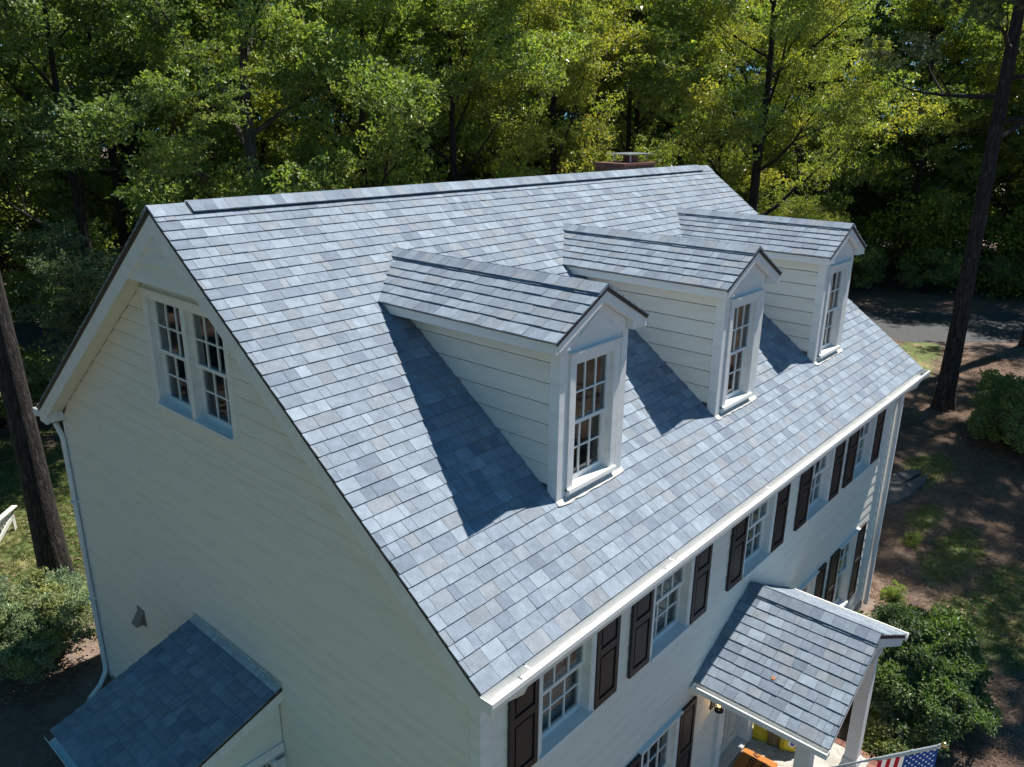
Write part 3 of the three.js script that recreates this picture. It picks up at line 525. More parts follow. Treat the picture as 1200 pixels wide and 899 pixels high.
  for (const [a, b] of [[d0 - 0.17, d0 - 0.015], [d1 + 0.015, d1 + 0.17]]) add('pilaster', [slab(F, a, b, -4.85, -2.78, 0.0, 0.06), slab(F, a - 0.012, b + 0.012, -4.85, -4.68, 0.0, 0.075)], M.trim, D);
  add('jamb', [slab(F, d0 - 0.016, d0 - 0.002, -4.85, -2.785, -0.16, 0.05), slab(F, d1 + 0.002, d1 + 0.016, -4.85, -2.785, -0.16, 0.05)], M.trim, D);
  add('threshold', slab(F, d0 - 0.0, d1 + 0.0, -4.85, -4.805, -0.16, 0.09), M.steel, D);
}

/* ---------- things on and about the porch ---------- */
{ // lit wall lantern
  const o = thing('wall_lantern', 'small black lit wall lantern beside the front door', 'lantern', 4.82, H - 3.29, -OV + 0.015);
  add('backplate', [box(-0.05, 0.05, -0.09, 0.13, 0, 0.018), box(-0.012, 0.012, 0.09, 0.11, 0.018, 0.12)], M.dark, o);
  add('cage', [tube([V(0, 0.1, 0.11), V(0, 0.13, 0.11), V(0, 0.17, 0.11)], [0.075, 0.06, 0.008], 12), ...[0, 1, 2, 3].map(k => { const a = k * Math.PI / 2 + 0.78, x = Math.cos(a) * 0.06, z = 0.11 + Math.sin(a) * 0.06; return box(x - 0.004, x + 0.004, -0.07, 0.1, z - 0.004, z + 0.004); }), tube([V(0, -0.09, 0.11), V(0, -0.07, 0.11)], [0.03, 0.066], 12), tube([V(0, -0.071, 0.11), V(0, -0.068, 0.11)], [0.066, 0.01], 12)], M.dark, o);
  const bg = new THREE.SphereGeometry(0.028, 14, 10); bg.scale(1, 1.4, 1); bg.translate(0, 0.02, 0.11);
  add('bulb', bg, std({ color: lin(0.9, 0.7, 0.4), emissive: lin(1, 0.55, 0.16), emissiveIntensity: 2.2 }), o);
  const p = new THREE.PointLight(lin(1, 0.68, 0.34), 0.04); p.position.set(0, 0.02, 0.11); p.castShadow = true; o.add(p);
}
{ // doormat with lettering
  const cv = document.createElement('canvas'); cv.width = 512; cv.height = 320; const x = cv.getContext('2d');
  x.fillStyle = '#a8692f'; x.fillRect(0, 0, 512, 320);
  for (let i = 0; i < 9000; i++) { x.fillStyle = hash(i, 5) < 0.5 ? 'rgba(80,45,15,0.25)' : 'rgba(215,155,85,0.22)'; x.fillRect(hash(i, 1) * 512, hash(i, 2) * 320, 2, 5); }
  x.fillStyle = '#14110f'; x.textAlign = 'center'; x.font = 'italic bold 104px serif'; x.fillText('Welcome', 262, 150); x.font = 'bold 52px sans-serif'; x.fillText('HOME', 372, 232);
  const t = new THREE.CanvasTexture(cv); t.colorSpace = THREE.SRGBColorSpace;
  const o = thing('doormat', 'brown coir doormat with black lettering at the front door', 'doormat', 5.6, H - 4.852, 0.13);
  const g = box(-0.42, 0.42, 0, 0.014, -0.26, 0.26); add('backing', g, M.dark, o);
  const pl = new THREE.PlaneGeometry(0.84, 0.52); pl.rotateX(-Math.PI / 2); pl.translate(0, 0.018, 0); add('coir_face', pl, std({ map: t, roughness: 0.95, bumpMap: grainT, bumpScale: 0.004 }), o);
  o.rotation.y = 0.06;
}
function bag(name, label, x, z, w, h, d, lean, turn, mat, dec) {
  const o = thing(name, label, 'bag', x, H - 4.851, z), g = new THREE.BoxGeometry(w, h, d, 10, 18, 8), p = g.attributes.position; reseed(Math.round(x * 1000));
  for (let i = 0; i < p.count; i++) { const u = p.getX(i) / w * 2, v = p.getY(i) / h * 2, k = p.getZ(i) / d * 2; const b = Math.pow(1 - Math.min(1, v * v * v * v), 0.5) * 0.55 + 0.45, wv = 0.04 * (vnoise(u * 3 + 7, v * 5 + 3) - 0.5);
    p.setXYZ(i, p.getX(i) * (1 - 0.06 * v * v) + wv * 0.3, p.getY(i) + h / 2, p.getZ(i) * b * (1 - 0.35 * u * u) + wv * (Math.abs(k) > 0.9 ? 1 : 0)); }
  g.computeVertexNormals(); add('sack', g, mat, o);
  if (dec) { const q = new THREE.PlaneGeometry(w * 0.7, h * 0.5, 8, 8), r = q.attributes.position; for (let i = 0; i < r.count; i++) { const u = r.getX(i) / w * 2; r.setZ(i, d / 2 * (0.55 + 0.45) * (1 - 0.35 * u * u) + 0.012); r.setY(i, r.getY(i) + h * 0.42); } q.computeVertexNormals(); add('printed_front', q, dec, o); }
  o.rotation.set(lean, turn, 0, 'YXZ'); return o;
}
{
  const cv = document.createElement('canvas'); cv.width = 256; cv.height = 256; const x = cv.getContext('2d'); x.fillStyle = '#e6c318'; x.fillRect(0, 0, 256, 256);
  x.fillStyle = '#a5301c'; x.beginPath(); x.moveTo(150, 256); x.lineTo(256, 130); x.lineTo(256, 256); x.fill(); x.fillStyle = '#f2ead0'; x.beginPath(); x.ellipse(125, 190, 66, 42, 0, 0, 7); x.fill(); x.fillStyle = '#4a3a9a'; x.beginPath(); x.ellipse(130, 190, 38, 30, 0, 0, 7); x.fill();
  const t = new THREE.CanvasTexture(cv); t.colorSpace = THREE.SRGBColorSpace;
  const yel = std({ color: lin(0.6, 0.46, 0.02), roughness: 0.38 }), tan = std({ color: lin(0.33, 0.22, 0.1), roughness: 0.7, map: grainT });
  bag('yellow_bag', 'plain yellow plastic bag leaning by the door frame', 6.33, -0.05, 0.26, 0.66, 0.13, -0.12, -1.2, yel, null);
  bag('paper_bag', 'tan paper sack standing between two yellow bags', 6.36, 0.16, 0.22, 0.6, 0.12, -0.1, -1.15, tan, null);
  bag('printed_bag', 'bright yellow bag with red and purple print', 6.43, 0.38, 0.34, 0.6, 0.17, -0.1, -1.0, yel, std({ map: t, roughness: 0.4 }));
}
{ // flag on a pole fixed to the porch post
  const base = V(4.5, H - 3.25, 1.28), tip = V(4.5, H - 2.03, 2.56), dir = V().subVectors(tip, base), len = dir.length(); dir.normalize();
  const o = thing('flag', 'stars and stripes flag hanging from a white pole on the porch post', 'flag', base.x, base.y, base.z);
  add('pole', tube([V(0, 0, 0), dir.clone().multiplyScalar(len - 0.05)], 0.0135, 12), std({ color: lin(0.5, 0.53, 0.56), roughness: 0.35 }), o);
  for (const f of [0.45, 0.78, 0.97]) add('ring', tube([dir.clone().multiplyScalar(len * f), dir.clone().multiplyScalar(len * f + 0.025)], 0.019, 12), M.gutter, o);
  const fin = new THREE.SphereGeometry(0.032, 14, 10); fin.translate(...dir.clone().multiplyScalar(len).toArray()); add('finial', fin, std({ color: lin(0.75, 0.52, 0.2), metalness: 1, roughness: 0.3 }), o);
  add('bracket', tube([V(0, -0.04, -0.03), V(0, 0, 0), dir.clone().multiplyScalar(0.1)], 0.022, 10), M.dark, o);
  const cv = document.createElement('canvas'); cv.width = 1024; cv.height = 640; const x = cv.getContext('2d');   // u along the fly, v down the hoist from the tip
  for (let k = 0; k < 13; k++) { x.fillStyle = k % 2 ? '#e9e6e2' : '#a8132e'; x.fillRect(0, k * 640 / 13, 1024, 640 / 13 + 1); }
  x.fillStyle = '#1c3f86'; x.fillRect(0, 0, 410, 640 * 7 / 13 + 1); x.fillStyle = '#eeeeee';
  const star = (cx, cy, r) => { x.beginPath(); for (let k = 0; k < 10; k++) { const a = -Math.PI / 2 + k * Math.PI / 5, q = k % 2 ? r * 0.42 : r; x.lineTo(cx + Math.cos(a) * q, cy + Math.sin(a) * q); } x.fill(); };
  for (let r = 0; r < 9; r++) for (let c = 0; c < (r % 2 ? 5 : 6); c++) star(410 / 12 * (1 + 2 * c + (r % 2)), 34.4 * (r + 1), 15);
  const t = new THREE.CanvasTexture(cv); t.colorSpace = THREE.SRGBColorSpace;
  const hoist = 0.75, fly = 1.15, nu = 28, nv = 24, g = new THREE.PlaneGeometry(1, 1, nu, nv), p = g.attributes.position, uv = g.attributes.uv;
  for (let i = 0; i < p.count; i++) { const u = p.getX(i) + 0.5, v = 0.5 - p.getY(i); // u fly, v hoist
    const a = len * 0.965 - v * hoist, f = u * fly, w = 0.06 * Math.sin(v * 9 + u * 3) * u;
    const h0 = dir.clone().multiplyScalar(a); p.setXYZ(i, h0.x + w + 0.05 * u, h0.y - f * 0.985 - 0.016, h0.z - 0.1 * u * v + 0.02 * Math.sin(v * 7) * u); uv.setXY(i, u, 1 - v); }
  g.computeVertexNormals(); add('cloth', g, new THREE.MeshPhysicalMaterial({ map: t, side: THREE.DoubleSide, roughness: 0.9, transmission: 0.25, thickness: 0 }), o);
  const sl = newData(); tubeData([dir.clone().multiplyScalar(len * 0.965), dir.clone().multiplyScalar(len * 0.965 - hoist)].map(q => q.add(V(0, -0.012, 0))), [0.021, 0.021], 8, sl); add('sleeve', fromData(sl), M.trim, o);
}

/* ---------- plants ---------- */
// a bough's worth of leaves within a unit ball: small sprays of folded leaves, most of them in the upper half
function leafGeo(n, len, wid, spray, sprays, s, up = 0.35) {
  reseed(s); const pos = [], idx = [], col = []; const q = new THREE.Quaternion(), e = new THREE.Euler();
  for (let j = 0; j < sprays; j++) {
    const c0 = ballPoint(0.85, 0.55), per = Math.round(n / sprays), tn = rr(0.8, 1.2);
    for (let i = 0; i < per; i++) {
      const c = ballPoint(spray, 0.5).add(c0); e.set(rr(-1.25, 1.25), rr(0, 6.283), rr(-1.25, 1.25)); q.setFromEuler(e); const l = len * rr(0.65, 1.3), w = wid * rr(0.7, 1.25), b = pos.length / 3, k = tn * rr(0.8, 1.2), warm = rr(0.9, 1.12);
      for (const [a, y, z] of [[0, 0, 0], [l * 0.48, 0.1 * l, w / 2], [l, -0.2 * l, 0], [l * 0.48, 0.1 * l, -w / 2]]) { const v = V(a - l / 2, y, z).applyQuaternion(q).add(c); pos.push(v.x, v.y, v.z); col.push(k * warm, k, k); }
      idx.push(b, b + 1, b + 2, b, b + 2, b + 3);
    }
  }
  const g = new THREE.BufferGeometry(); g.setAttribute('position', new THREE.Float32BufferAttribute(pos, 3)); g.setAttribute('color', new THREE.Float32BufferAttribute(col, 3)); g.setIndex(idx); const f = g.toNonIndexed(); f.computeVertexNormals(); return f;
}
function needleGeo(tufts, n, len, wid, s) {
  reseed(s); const pos = [], col = [];
  for (let j = 0; j < tufts; j++) { const c0 = ballPoint(0.9, 0.5), tn = rr(0.8, 1.2);
    for (let i = 0; i < n; i++) { const a = rr(0, 6.283), el = rr(-0.4, 1.3), d = V(Math.cos(a) * Math.cos(el), Math.sin(el), Math.sin(a) * Math.cos(el)), o = ballPoint(0.08, 1).add(c0), sd = V().crossVectors(d, V(rr(-1, 1), rr(-1, 1), rr(-1, 1))).normalize().multiplyScalar(wid), l = len * rr(0.7, 1.2);
      for (const v of [o.clone().add(sd), o.clone().sub(sd), o.clone().addScaledVector(d, l)]) { pos.push(v.x, v.y, v.z); col.push(tn, tn, tn); } } }
  const g = new THREE.BufferGeometry(); g.setAttribute('position', new THREE.Float32BufferAttribute(pos, 3)); g.setAttribute('color', new THREE.Float32BufferAttribute(col, 3)); g.computeVertexNormals(); return g;
}
const ballPoint = (r, fl) => { let p; do p = V(rr(-1, 1), rr(-1, 1), rr(-1, 1)); while (p.lengthSq() > 1); return p.multiply(V(r, r * fl, r)); };
const SPRIG = { broad: leafGeo(190, 0.155, 0.1, 0.3, 16, 3), broad2: leafGeo(190, 0.15, 0.098, 0.26, 16, 13), fine: leafGeo(260, 0.12, 0.075, 0.28, 18, 4), big: leafGeo(165, 0.17, 0.112, 0.3, 15, 5), far: leafGeo(180, 0.2, 0.14, 0.36, 16, 6), mass: leafGeo(900, 0.085, 0.06, 0.3, 30, 14), shrub: leafGeo(420, 0.17, 0.085, 0.34, 16, 8), glossy: leafGeo(460, 0.19, 0.1, 0.36, 18, 9), pine: needleGeo(16, 70, 0.34, 0.008, 10) };
function crownMesh(name, parent, spots, sprig, mat, tints, upness = 0.3) {   // spots: [place, size]
  const im = new THREE.InstancedMesh(SPRIG[sprig], mat, spots.length), m = new THREE.Matrix4(), q = new THREE.Quaternion(), e = new THREE.Euler(), c = new THREE.Color();
  spots.forEach(([p, s], i) => { e.set(rr(-upness, upness), rr(0, 6.283), rr(-upness, upness)); q.setFromEuler(e); m.compose(p, q, V(s, s * rr(0.85, 1.2), s)); im.setMatrixAt(i, m); const t = tints[Math.floor(rnd() * tints.length)], k = rr(0.82, 1.2); im.setColorAt(i, c.setRGB(t[0] * k, t[1] * k, t[2] * k)); });
  im.name = numbered(name); im.userData.kind = 'stuff'; parent.add(im); return im;
}
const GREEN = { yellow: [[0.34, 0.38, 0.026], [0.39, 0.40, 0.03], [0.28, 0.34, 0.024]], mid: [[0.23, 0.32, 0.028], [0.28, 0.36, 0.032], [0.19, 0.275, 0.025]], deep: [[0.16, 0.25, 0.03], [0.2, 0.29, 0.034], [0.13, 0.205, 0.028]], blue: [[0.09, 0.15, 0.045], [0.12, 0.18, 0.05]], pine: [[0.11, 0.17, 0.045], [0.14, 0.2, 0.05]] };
/* a tree: tapered trunk with limbs that divide; foliage in flattened clumps about the twig ends */
function tree(name, label, group, x, z, o) {
  reseed(o.seed); const t = thing(name, label, 'tree', x, 0, z, group), D = newData(), spots = [];
  const h = o.h, r0 = o.r, tp = [], tr = [], n = 12, lean = V(o.lean?.[0] ?? rr(-0.04, 0.04), 0, o.lean?.[1] ?? rr(-0.04, 0.04)), wob = o.wob ?? 0.35, w1 = rr(0, 9), w2 = rr(0, 9);
  for (let i = 0; i <= n; i++) { const f = i / n; tp.push(V(lean.x * h * f + wob * (vnoise(f * 3 + w1, 1) - vnoise(w1, 1)), h * 0.93 * f - (i ? 0 : 0.15), lean.z * h * f + wob * (vnoise(f * 3 + w2, 5) - vnoise(w2, 5)))); tr.push(r0 * (1 - 0.82 * f) * (i === 0 ? 1.5 : i === 1 ? 1.04 : 1)); }
  tp.splice(1, 0, tp[0].clone().lerp(tp[1], 0.3)); tr.splice(1, 0, r0 * 1.12);
  tubeData(tp, tr, 12, D);
  const at = f => { const k = Math.min(n - 0.001, f * n) + 1, i = Math.floor(k); return tp[Math.min(i, n)].clone().lerp(tp[Math.min(i + 1, n + 1)], k - i); };
  const clumps = [];
  const limb = (p0, d, len, r, depth) => {
    const path = [p0.clone()], rad = [r], steps = 4; let p = p0.clone(), dd = d.clone();
    for (let i = 1; i <= steps; i++) { dd.add(V(rr(-0.22, 0.22), rr(-0.08, 0.2), rr(-0.22, 0.22))).normalize(); p = p.clone().addScaledVector(dd, len / steps); path.push(p); rad.push(Math.max(0.006, r * (1 - 0.85 * i / steps))); }
    tubeData(path, rad, depth ? 5 : 6, D);
    if (depth < (o.depth ?? 2)) for (let k = 0; k < (o.kids ?? 4); k++) { const f = rr(0.35, 1), i = Math.min(steps - 1, Math.floor(f * steps)); const nd = dd.clone().add(V(rr(-1, 1), rr(-0.35, 0.7), rr(-1, 1))).normalize(); limb(path[i].clone().lerp(path[i + 1], f * steps - i > 1 ? 1 : f * steps - i), nd, len * rr(0.38, 0.62), rad[i] * 0.55, depth + 1); }
    clumps.push([p, o.clump * rr(0.7, 1.25)]); if (depth < 2) clumps.push([path[3], o.clump * rr(0.5, 0.9)]);
  };
  const nl = o.limbs;
  for (let k = 0; k < nl; k++) { const f = o.base + (0.97 - o.base) * (k + rr(0, 0.8)) / nl, g = (f - o.base) / (1 - o.base), a = k * 2.4 + rr(-0.4, 0.4); const prof = o.pine ? 1.05 - 0.75 * g : Math.sin(Math.PI * (0.18 + 0.74 * g)); const up = o.pine ? rr(-0.05, 0.35) : rr(0.15, 0.55) + 0.6 * g;
    limb(at(f), V(Math.cos(a), up, Math.sin(a)).normalize(), o.spread * prof * rr(0.75, 1.1), r0 * (1 - 0.8 * f) * 0.5, 0); }
  for (let i = clumps.length - 1; i > 0; i--) { const j = Math.floor(rnd() * (i + 1)); [clumps[i], clumps[j]] = [clumps[j], clumps[i]]; }
  for (const [c, r] of clumps.slice(0, o.leaves)) spots.push([c, r]);
  add('trunk', fromData(D), o.bark ?? M.bark, t);
  crownMesh('crown', t, spots, o.sprig, o.mat ?? M.leaf, o.tint);
  return t;
}
const oak = (o) => ({ h: 14, r: 0.24, base: 0.16, limbs: 14, kids: 4, spread: 4.3, clump: 0.92, leaves: 300, sprig: 'broad', tint: GREEN.mid, ...o });

tree('large_tree', 'tall thick-trunked tree on the lawn behind the gable', null, 0.75, -12.9, oak({ seed: 101, h: 22, r: 0.28, base: 0.6, limbs: 14, spread: 4.2, leaves: 170, lean: [-0.012, 0.01], wob: 0.25, tint: GREEN.deep, sprig: 'big' }));
tree('forked_tree', 'tree with pale forking limbs behind the ridge end', null, 10.0, -20.6, oak({ seed: 117, h: 16, r: 0.34, base: 0.36, limbs: 9, kids: 4, spread: 6.2, clump: 0.75, leaves: 200, bark: M.paleBark, lean: [0.05, 0.02] }));
tree('understory_tree', 'low broad-leaved tree in front of the dark wood', null, 4.6, -19.9, oak({ seed: 103, h: 5.6, r: 0.1, base: 0.3, limbs: 9, spread: 2.0, clump: 0.6, leaves: 90, tint: GREEN.blue }));
const behind = [[6.6, -24.2, 'deep', 'big', 14.5], [13.8, -18.8, 'mid', 'broad2', 13.5], [17.8, -18.2, 'mid', 'broad', 14.5]];
for (const [i, [x, z, tint, sp, h]] of behind.entries()) tree('broadleaf_tree', 'dense mid-green tree rising close behind the roof ridge', 'leafy trees close behind the house', x, z, oak({ seed: 120 + i, h, tint: GREEN[tint], sprig: sp, base: 0.14 }));
tree('yellow_tree', 'yellow-green tree behind the chimney', null, 22.4, -17.4, oak({ seed: 131, h: 15.5, base: 0.15, tint: GREEN.yellow, sprig: 'fine', leaves: 280, spread: 4.4, clump: 0.95 }));
tree('tall_oak', 'broad open-crowned oak between the far gable and road', null, 31.3, -12.4, oak({ seed: 132, h: 18, r: 0.3, base: 0.12, limbs: 18, tint: GREEN.yellow.concat(GREEN.mid), sprig: 'fine', leaves: 340, spread: 6.2, clump: 1.0 }));
for (const [i, [x, z, h]] of [[40.5, -14.5, 15], [48.5, -10.5, 17], [50.5, -4, 21], [47.5, 2.5, 21], [44.5, -17.5, 9], [53, -8, 12]].entries()) tree('roadside_tree', 'leafy tree on the far side of the road', 'trees across the road', x, z, oak({ seed: 140 + i, h, tint: GREEN.mid.concat(GREEN.yellow.slice(0, 1)), sprig: i % 2 ? 'broad' : 'broad2', leaves: 220, base: 0.1, spread: 5, clump: 1.15 }));
for (const [i, [x, z]] of [[-2.5, -26], [3.5, -28.5], [9.4, -29], [14.6, -27.2], [19.2, -27], [24.3, -26], [28.6, -23.3], [28, -18], [34.8, -22], [40.8, -23.5], [12.0, -33], [18.6, -33.5], [25.4, -32], [31.5, -29], [38.2, -27.5], [45.5, -21.5]].entries()) tree('woodland_tree', 'tall leafy tree in the second row of the wood', 'second row of the wood', x, z, oak({ seed: 160 + i, h: [17, 18.5, 16.5, 17.5, 18, 17, 18, 15, 18.5, 19, 18, 19, 18, 19, 18, 19][i], tint: [GREEN.deep, GREEN.mid, GREEN.mid, GREEN.yellow.concat(GREEN.mid)][i % 4], sprig: i % 2 ? 'big' : 'broad2', leaves: 250, base: 0.12, spread: 4.9, clump: 1.15 }));
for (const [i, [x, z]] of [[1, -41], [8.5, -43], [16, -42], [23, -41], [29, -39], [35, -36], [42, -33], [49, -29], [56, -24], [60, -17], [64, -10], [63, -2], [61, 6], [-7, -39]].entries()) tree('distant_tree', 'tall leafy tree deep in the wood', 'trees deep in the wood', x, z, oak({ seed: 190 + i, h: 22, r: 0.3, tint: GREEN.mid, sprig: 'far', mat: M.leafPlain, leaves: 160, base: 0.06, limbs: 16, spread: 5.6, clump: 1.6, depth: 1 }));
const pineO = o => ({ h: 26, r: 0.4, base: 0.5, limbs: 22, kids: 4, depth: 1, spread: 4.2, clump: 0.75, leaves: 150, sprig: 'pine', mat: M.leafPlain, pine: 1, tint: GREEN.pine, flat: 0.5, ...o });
tree('tall_pine', 'straight-trunked pine standing on pine straw by the dark shrub', null, 25.6, -2.3, pineO({ seed: 220, r: 0.29, lean: [0.0, 0.0], base: 0.36, wob: 0.5 }));
for (const [i, [x, z]] of [[23, 5.2], [28.5, 2.2], [19.5, 13], [33.5, 1.2], [31, 6], [37.3, -1.6]].entries()) tree('yard_pine', 'tall pine in the front yard shading the pine straw', 'pines of the front yard', x, z, pineO({ seed: 230 + i, base: 0.5, h: 25, leaves: 165, clump: 0.85, spread: 4.8 }));
tree('slim_pine', 'dark slender pine trunk deep in shade beside the lawn', null, 1.6, -20.8, pineO({ seed: 240, r: 0.3, base: 0.55, h: 24 }));

for (const [i, [x, z]] of [[-17, -12], [-16.5, -5], [-17.5, 2], [-14, -19]].entries()) tree('added_shade_tree', 'unseen leafy tree added to shade the gable wall', 'unseen trees added to shade the gable', x, z, oak({ seed: 260 + i, h: 16, sprig: 'far', leaves: 130, clump: 1.4, spread: 4.6, base: 0.1, depth: 1, tint: GREEN.mid }));  // unseen trees, added to block sky light and darken the gable wall

/* shrubs */
function shrub(name, label, x, z, rx, ry, rz, n, sprig, mat, tint, sd, group, sc = 1) {
  reseed(sd); const o = thing(name, label, 'shrub', x, 0, z, group), D = newData(), spots = [], tips = [];
  for (let k = 0; k < 14; k++) { const a = k * 2.4, e = V(Math.cos(a) * rx * rr(0.3, 0.75), ry * rr(1.0, 1.6), Math.sin(a) * rz * rr(0.3, 0.75)); tubeData([V(Math.cos(a) * 0.08, -0.05, Math.sin(a) * 0.08), e.clone().multiplyScalar(0.5).add(V(0, 0.1, 0)), e], [0.018, 0.013, 0.005], 5, D); }
  add('stems', fromData(D), M.bark, o);
  const lumps = []; for (let k = 0; k < 46; k++) { const u = rr(0, 6.283), v = Math.acos(rr(-0.55, 1)), q = rr(0.55, 1.0); lumps.push(V(Math.sin(v) * Math.cos(u) * rx * q, ry * (1 + Math.cos(v) * q), Math.sin(v) * Math.sin(u) * rz * q)); }
  for (let i = 0; i < n; i++) { const c = lumps[Math.floor(rnd() * lumps.length)], p = c.clone().add(ballPoint(Math.min(rx, rz) * 0.25, 0.8)), k = sc * rr(0.8, 1.2); p.y = Math.max(0.5 * k, p.y); spots.push([p, k]); }
  crownMesh('foliage', o, spots, sprig, mat, tint, 0.7); return o;
}
shrub('pale_shrub', 'pale green feathery shrub by the rear downspout', -0.4, -10.7, 0.95, 0.75, 0.9, 85, 'shrub', M.leaf, [[0.24, 0.33, 0.13], [0.21, 0.31, 0.15], [0.33, 0.37, 0.09], [0.26, 0.31, 0.12]], 301, null, 0.36);
shrub('glossy_shrub', 'large glossy dark green shrub beside the porch', 8.95, 1.35, 1.15, 0.78, 1.1, 190, 'glossy', M.gloss, [[0.09, 0.17, 0.018], [0.13, 0.22, 0.02], [0.065, 0.13, 0.018]], 302, null, 0.38);
shrub('low_shrub', 'small leafy shrub at the foot of the porch post', 7.75, 1.45, 0.4, 0.3, 0.36, 26, 'glossy', M.gloss, [[0.15, 0.22, 0.025], [0.22, 0.25, 0.04]], 303, null, 0.3);
shrub('dark_shrub', 'wide dark shrub on pine straw beyond the pine', 23.9, 0.75, 2.0, 1.0, 1.7, 170, 'glossy', M.leaf, GREEN.deep, 304, null, 0.55);
shrub('tiny_shrub', 'knee-high bright green shrub alone on the pine straw', 14.85, -0.25, 0.14, 0.17, 0.14, 7, 'shrub', M.leaf, GREEN.mid, 305, null, 0.2);
shrub('tiny_bush', 'knee-high deep green shrub at the edge of the yard grass', 17.6, 2.5, 0.15, 0.2, 0.15, 7, 'shrub', M.leaf, GREEN.deep, 306, null, 0.22);
shrub('corner_plant', 'thin green plant at the foot of the house corner', 11.75, 0.25, 0.22, 0.32, 0.2, 9, 'shrub', M.leaf, GREEN.mid, 307, null, 0.2);
for (const [i, [x, z, s]] of [[3.0, -24, 1.6], [-1, -22.5, 1.5], [7.5, -22.5, 1.7], [46.3, -8.5, 1.7], [48.8, -4.5, 1.6], [44, -12.5, 1.8], [50.5, 0.5, 1.7], [36, -14.8, 1.5]].entries()) shrub('understory_shrub', 'dark leafy understory shrub at the edge of the wood', x, z, s, s * 0.8, s, 60, 'broad', M.leaf, GREEN.deep, 320 + i, 'understory shrubs along the wood', 0.7);
{ // the depths of the wood, read as one mass
  reseed(350); const spots = [];
  for (let k = 0; k < 1250; k++) { const a = rr(-0.45, 1.95), low = k % 3 === 0, d = low ? rr(52, 66) : rr(60, 74); spots.push([V(-3.7 + Math.sin(a) * d, low ? rr(0.6, 5) : rr(2, 27), 3.5 - Math.cos(a) * d), rr(2.2, 3.6)]); }
  for (let k = 0; k < 380; k++) { const a = rr(-0.45, 1.95), d = rr(68, 95); spots.push([V(-3.7 + Math.sin(a) * d, rr(0.8, 9), 3.5 - Math.cos(a) * d), rr(2.6, 4)]); }
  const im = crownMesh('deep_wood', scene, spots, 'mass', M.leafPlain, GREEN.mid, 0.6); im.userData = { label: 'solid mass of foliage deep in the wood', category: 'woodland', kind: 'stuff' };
}
/* ground cover nobody could count */
function scatter(name, label, cat, geo, mat, n, where, tints, sc, s) {
  reseed(s); const m4 = new THREE.Matrix4(), q = new THREE.Quaternion(), e = new THREE.Euler(), c = new THREE.Color(), ms = [];
  for (let i = 0, k = 0; i < n && k < n * 40; k++) { const p = where(); if (!p) continue; i++; e.set(rr(-0.15, 0.15), rr(0, 6.283), rr(-0.15, 0.15)); q.setFromEuler(e); const z = sc * rr(0.6, 1.3); ms.push([m4.clone().compose(p, q, V(z, z, z)), tints[Math.floor(rnd() * tints.length)]]); }
  const im = new THREE.InstancedMesh(geo, mat, ms.length); ms.forEach(([m, t], i) => { im.setMatrixAt(i, m); const k = rr(0.7, 1.3); im.setColorAt(i, c.setRGB(t[0] * k, t[1] * k, t[2] * k)); });
  im.name = name; im.userData = { label, category: cat, kind: 'stuff' }; scene.add(im);
}
const tuft = (() => { reseed(400); const pos = [], idx = []; for (let i = 0; i < 14; i++) { const a = rr(0, 6.283), r = rr(0, 0.07), x = Math.cos(a) * r, z = Math.sin(a) * r, l = rr(0.03, 0.075), b = pos.length / 3, dx = rr(-0.03, 0.03), dz = rr(-0.03, 0.03); pos.push(x - 0.004, 0, z, x + 0.004, 0, z + 0.002, x + dx, l, z + dz); idx.push(b, b + 1, b + 2); } const g = new THREE.BufferGeometry(); g.setAttribute('position', new THREE.Float32BufferAttribute(pos, 3)); g.setIndex(idx); g.computeVertexNormals(); return g; })();
const straw = (() => { reseed(401); const pos = [], idx = []; for (let i = 0; i < 16; i++) { const a = rr(0, 6.283), x = rr(-0.14, 0.14), z = rr(-0.14, 0.14), l = rr(0.08, 0.17), y = rr(0.005, 0.03), b = pos.length / 3, cx = Math.cos(a), sz = Math.sin(a); pos.push(x - sz * 0.0022, y, z + cx * 0.0022, x + sz * 0.0022, y, z - cx * 0.0022, x + cx * l, y + rr(-0.01, 0.02), z + sz * l); idx.push(b, b + 1, b + 2); } const g = new THREE.BufferGeometry(); g.setAttribute('position', new THREE.Float32BufferAttribute(pos, 3)); g.setIndex(idx); g.computeVertexNormals(); return g; })();
const inHouse = (x, z) => x > 0 && x < 12 && z < 0.1 && z > -9.6;
scatter('lawn_grass', 'short green lawn grass', 'grass', tuft, M.blade, 42000, () => { const k = rnd(); const x = k < 0.55 ? rr(-6, 7) : rr(9, 22), z = k < 0.55 ? rr(-23, -10) : rr(-3, 8); return !inHouse(x, z) && rnd() < lawnAt(x, z) ? V(x, 0, z) : null; }, [[0.12, 0.17, 0.035], [0.15, 0.19, 0.045], [0.2, 0.2, 0.07]], 1, 402);
scatter('pine_straw', 'brown pine straw covering the yard', 'pine straw', straw, M.blade, 30000, () => { const x = rr(8, 34), z = rr(-9, 8); return !inHouse(x, z) && rnd() > lawnAt(x, z) ? V(x, 0, z) : null; }, [[0.2, 0.12, 0.08], [0.3, 0.2, 0.13], [0.1, 0.06, 0.045]], 1.5, 403);
const litter = leafGeo(9, 0.32, 0.2, 0.3, 5, 404); litter.scale(0.22, 0.05, 0.22); litter.translate(0, 0.02, 0);
scatter('leaf_litter', 'scattered dry fallen leaves on the ground', 'leaf litter', litter, M.leafPlain, 9000, () => { const k = rnd(), x = k < 0.75 ? rr(10, 34) : rr(-6, 6), z = k < 0.75 ? rr(-9, 8) : rr(-22, -9.8); return !inHouse(x, z) ? V(x, 0, z) : null; }, [[0.34, 0.22, 0.13], [0.45, 0.33, 0.2], [0.2, 0.11, 0.07]], 1.2, 405);

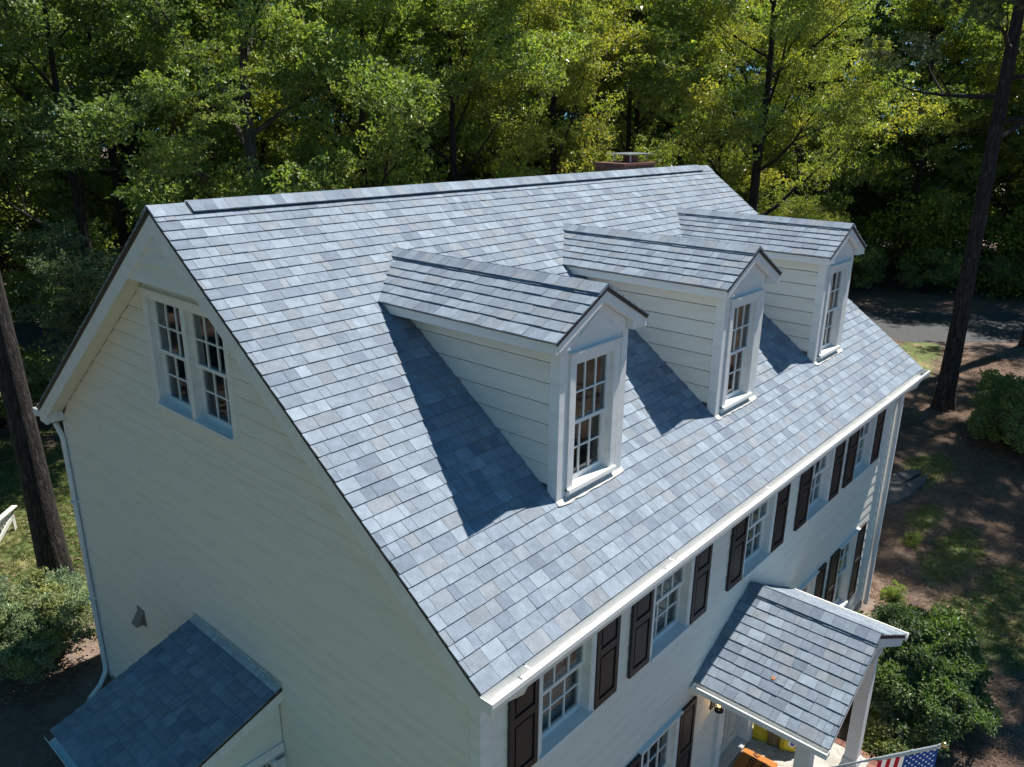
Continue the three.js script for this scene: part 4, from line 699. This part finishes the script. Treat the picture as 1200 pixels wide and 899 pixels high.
/* stone edging and lawn chair */
{ reseed(410); const o = thing('stone_step', 'flat grey stone slab on the pine straw', 'stone', 17.7, 0, -1.45);
  const sh = new THREE.Shape(); for (let k = 0; k < 14; k++) { const a = k / 14 * 6.283, r = 1 + rr(-0.1, 0.1); sh.lineTo(Math.cos(a) * 1.5 * r, Math.sin(a) * 0.42 * r); }
  const g = new THREE.ExtrudeGeometry(sh, { depth: 0.12, bevelSize: 0.03, bevelThickness: 0.03, bevelSegments: 2 }); g.rotateX(-Math.PI / 2); g.translate(0, -0.02, 0); add('slab', g, M.stone, o); o.rotation.y = -0.12; }
{ // slatted garden chair on the lawn
  const o = thing('garden_chair', 'white slatted wooden garden chair on the rear lawn', 'chair', 0.55, 0, -16.4), w = std({ color: lin(0.66, 0.66, 0.6), map: paintT, roughness: 0.6 });
  const bar = (name, a, b, t, u) => { const d = V().subVectors(b, a), l = d.length(), g = new THREE.BoxGeometry(t, u, l); g.lookAt(d.normalize()); g.translate((a.x + b.x) / 2, (a.y + b.y) / 2, (a.z + b.z) / 2); add(name, g, w, o); };
  for (const s of [-0.3, 0.3]) { bar('leg', V(s, 0, 0.35), V(s, 0.58, 0.33), 0.03, 0.09); bar('leg', V(s, 0, -0.42), V(s, 0.36, 0.33), 0.03, 0.1); bar('armrest', V(s * 1.1, 0.59, 0.45), V(s * 1.1, 0.56, -0.4), 0.13, 0.025); }
  for (let k = 0; k < 5; k++) bar('seat_slat', V(-0.29, 0.37 - k * 0.03, 0.3 - k * 0.1), V(0.29, 0.37 - k * 0.03, 0.3 - k * 0.1), 0.02, 0.085);
  for (let k = -2; k <= 2; k++) bar('back_slat', V(k * 0.1, 0.24, -0.16), V(k * 0.125, 1.0 - Math.abs(k) * 0.05, -0.55), 0.02, 0.09);
  bar('back_rail', V(-0.3, 0.52, -0.34), V(0.3, 0.52, -0.34), 0.025, 0.06);
  o.rotation.y = 2.3; }
{ reseed(420); // fallen leaves
  const ls = new THREE.Shape(); for (let k = 0; k < 10; k++) { const a = k / 10 * 6.283, r = k % 2 ? 0.02 : 0.036; ls.lineTo(Math.cos(a) * r, Math.sin(a) * r); }
  const g = new THREE.ExtrudeGeometry(ls, { depth: 0.002, bevelEnabled: false }); const m = std({ color: lin(0.5, 0.2, 0.08), roughness: 0.8 });
  const o = thing('fallen_leaf', 'small brown fallen leaf lying on the porch roof', 'leaf', 4.62, H - 2.3, 0.62); const q = add('leaf_blade', g, m, o); q.rotation.set(-Math.PI / 2, -0.5, 0); o.position.y = H - 2.54 + (4.62 - 4.22) * 0.5514 + 0.024; }

/* shadows on for every mesh */
scene.traverse(o => { if (o.isMesh) { o.castShadow = true; o.receiveShadow = true; } });
renderer.render(scene, camera);
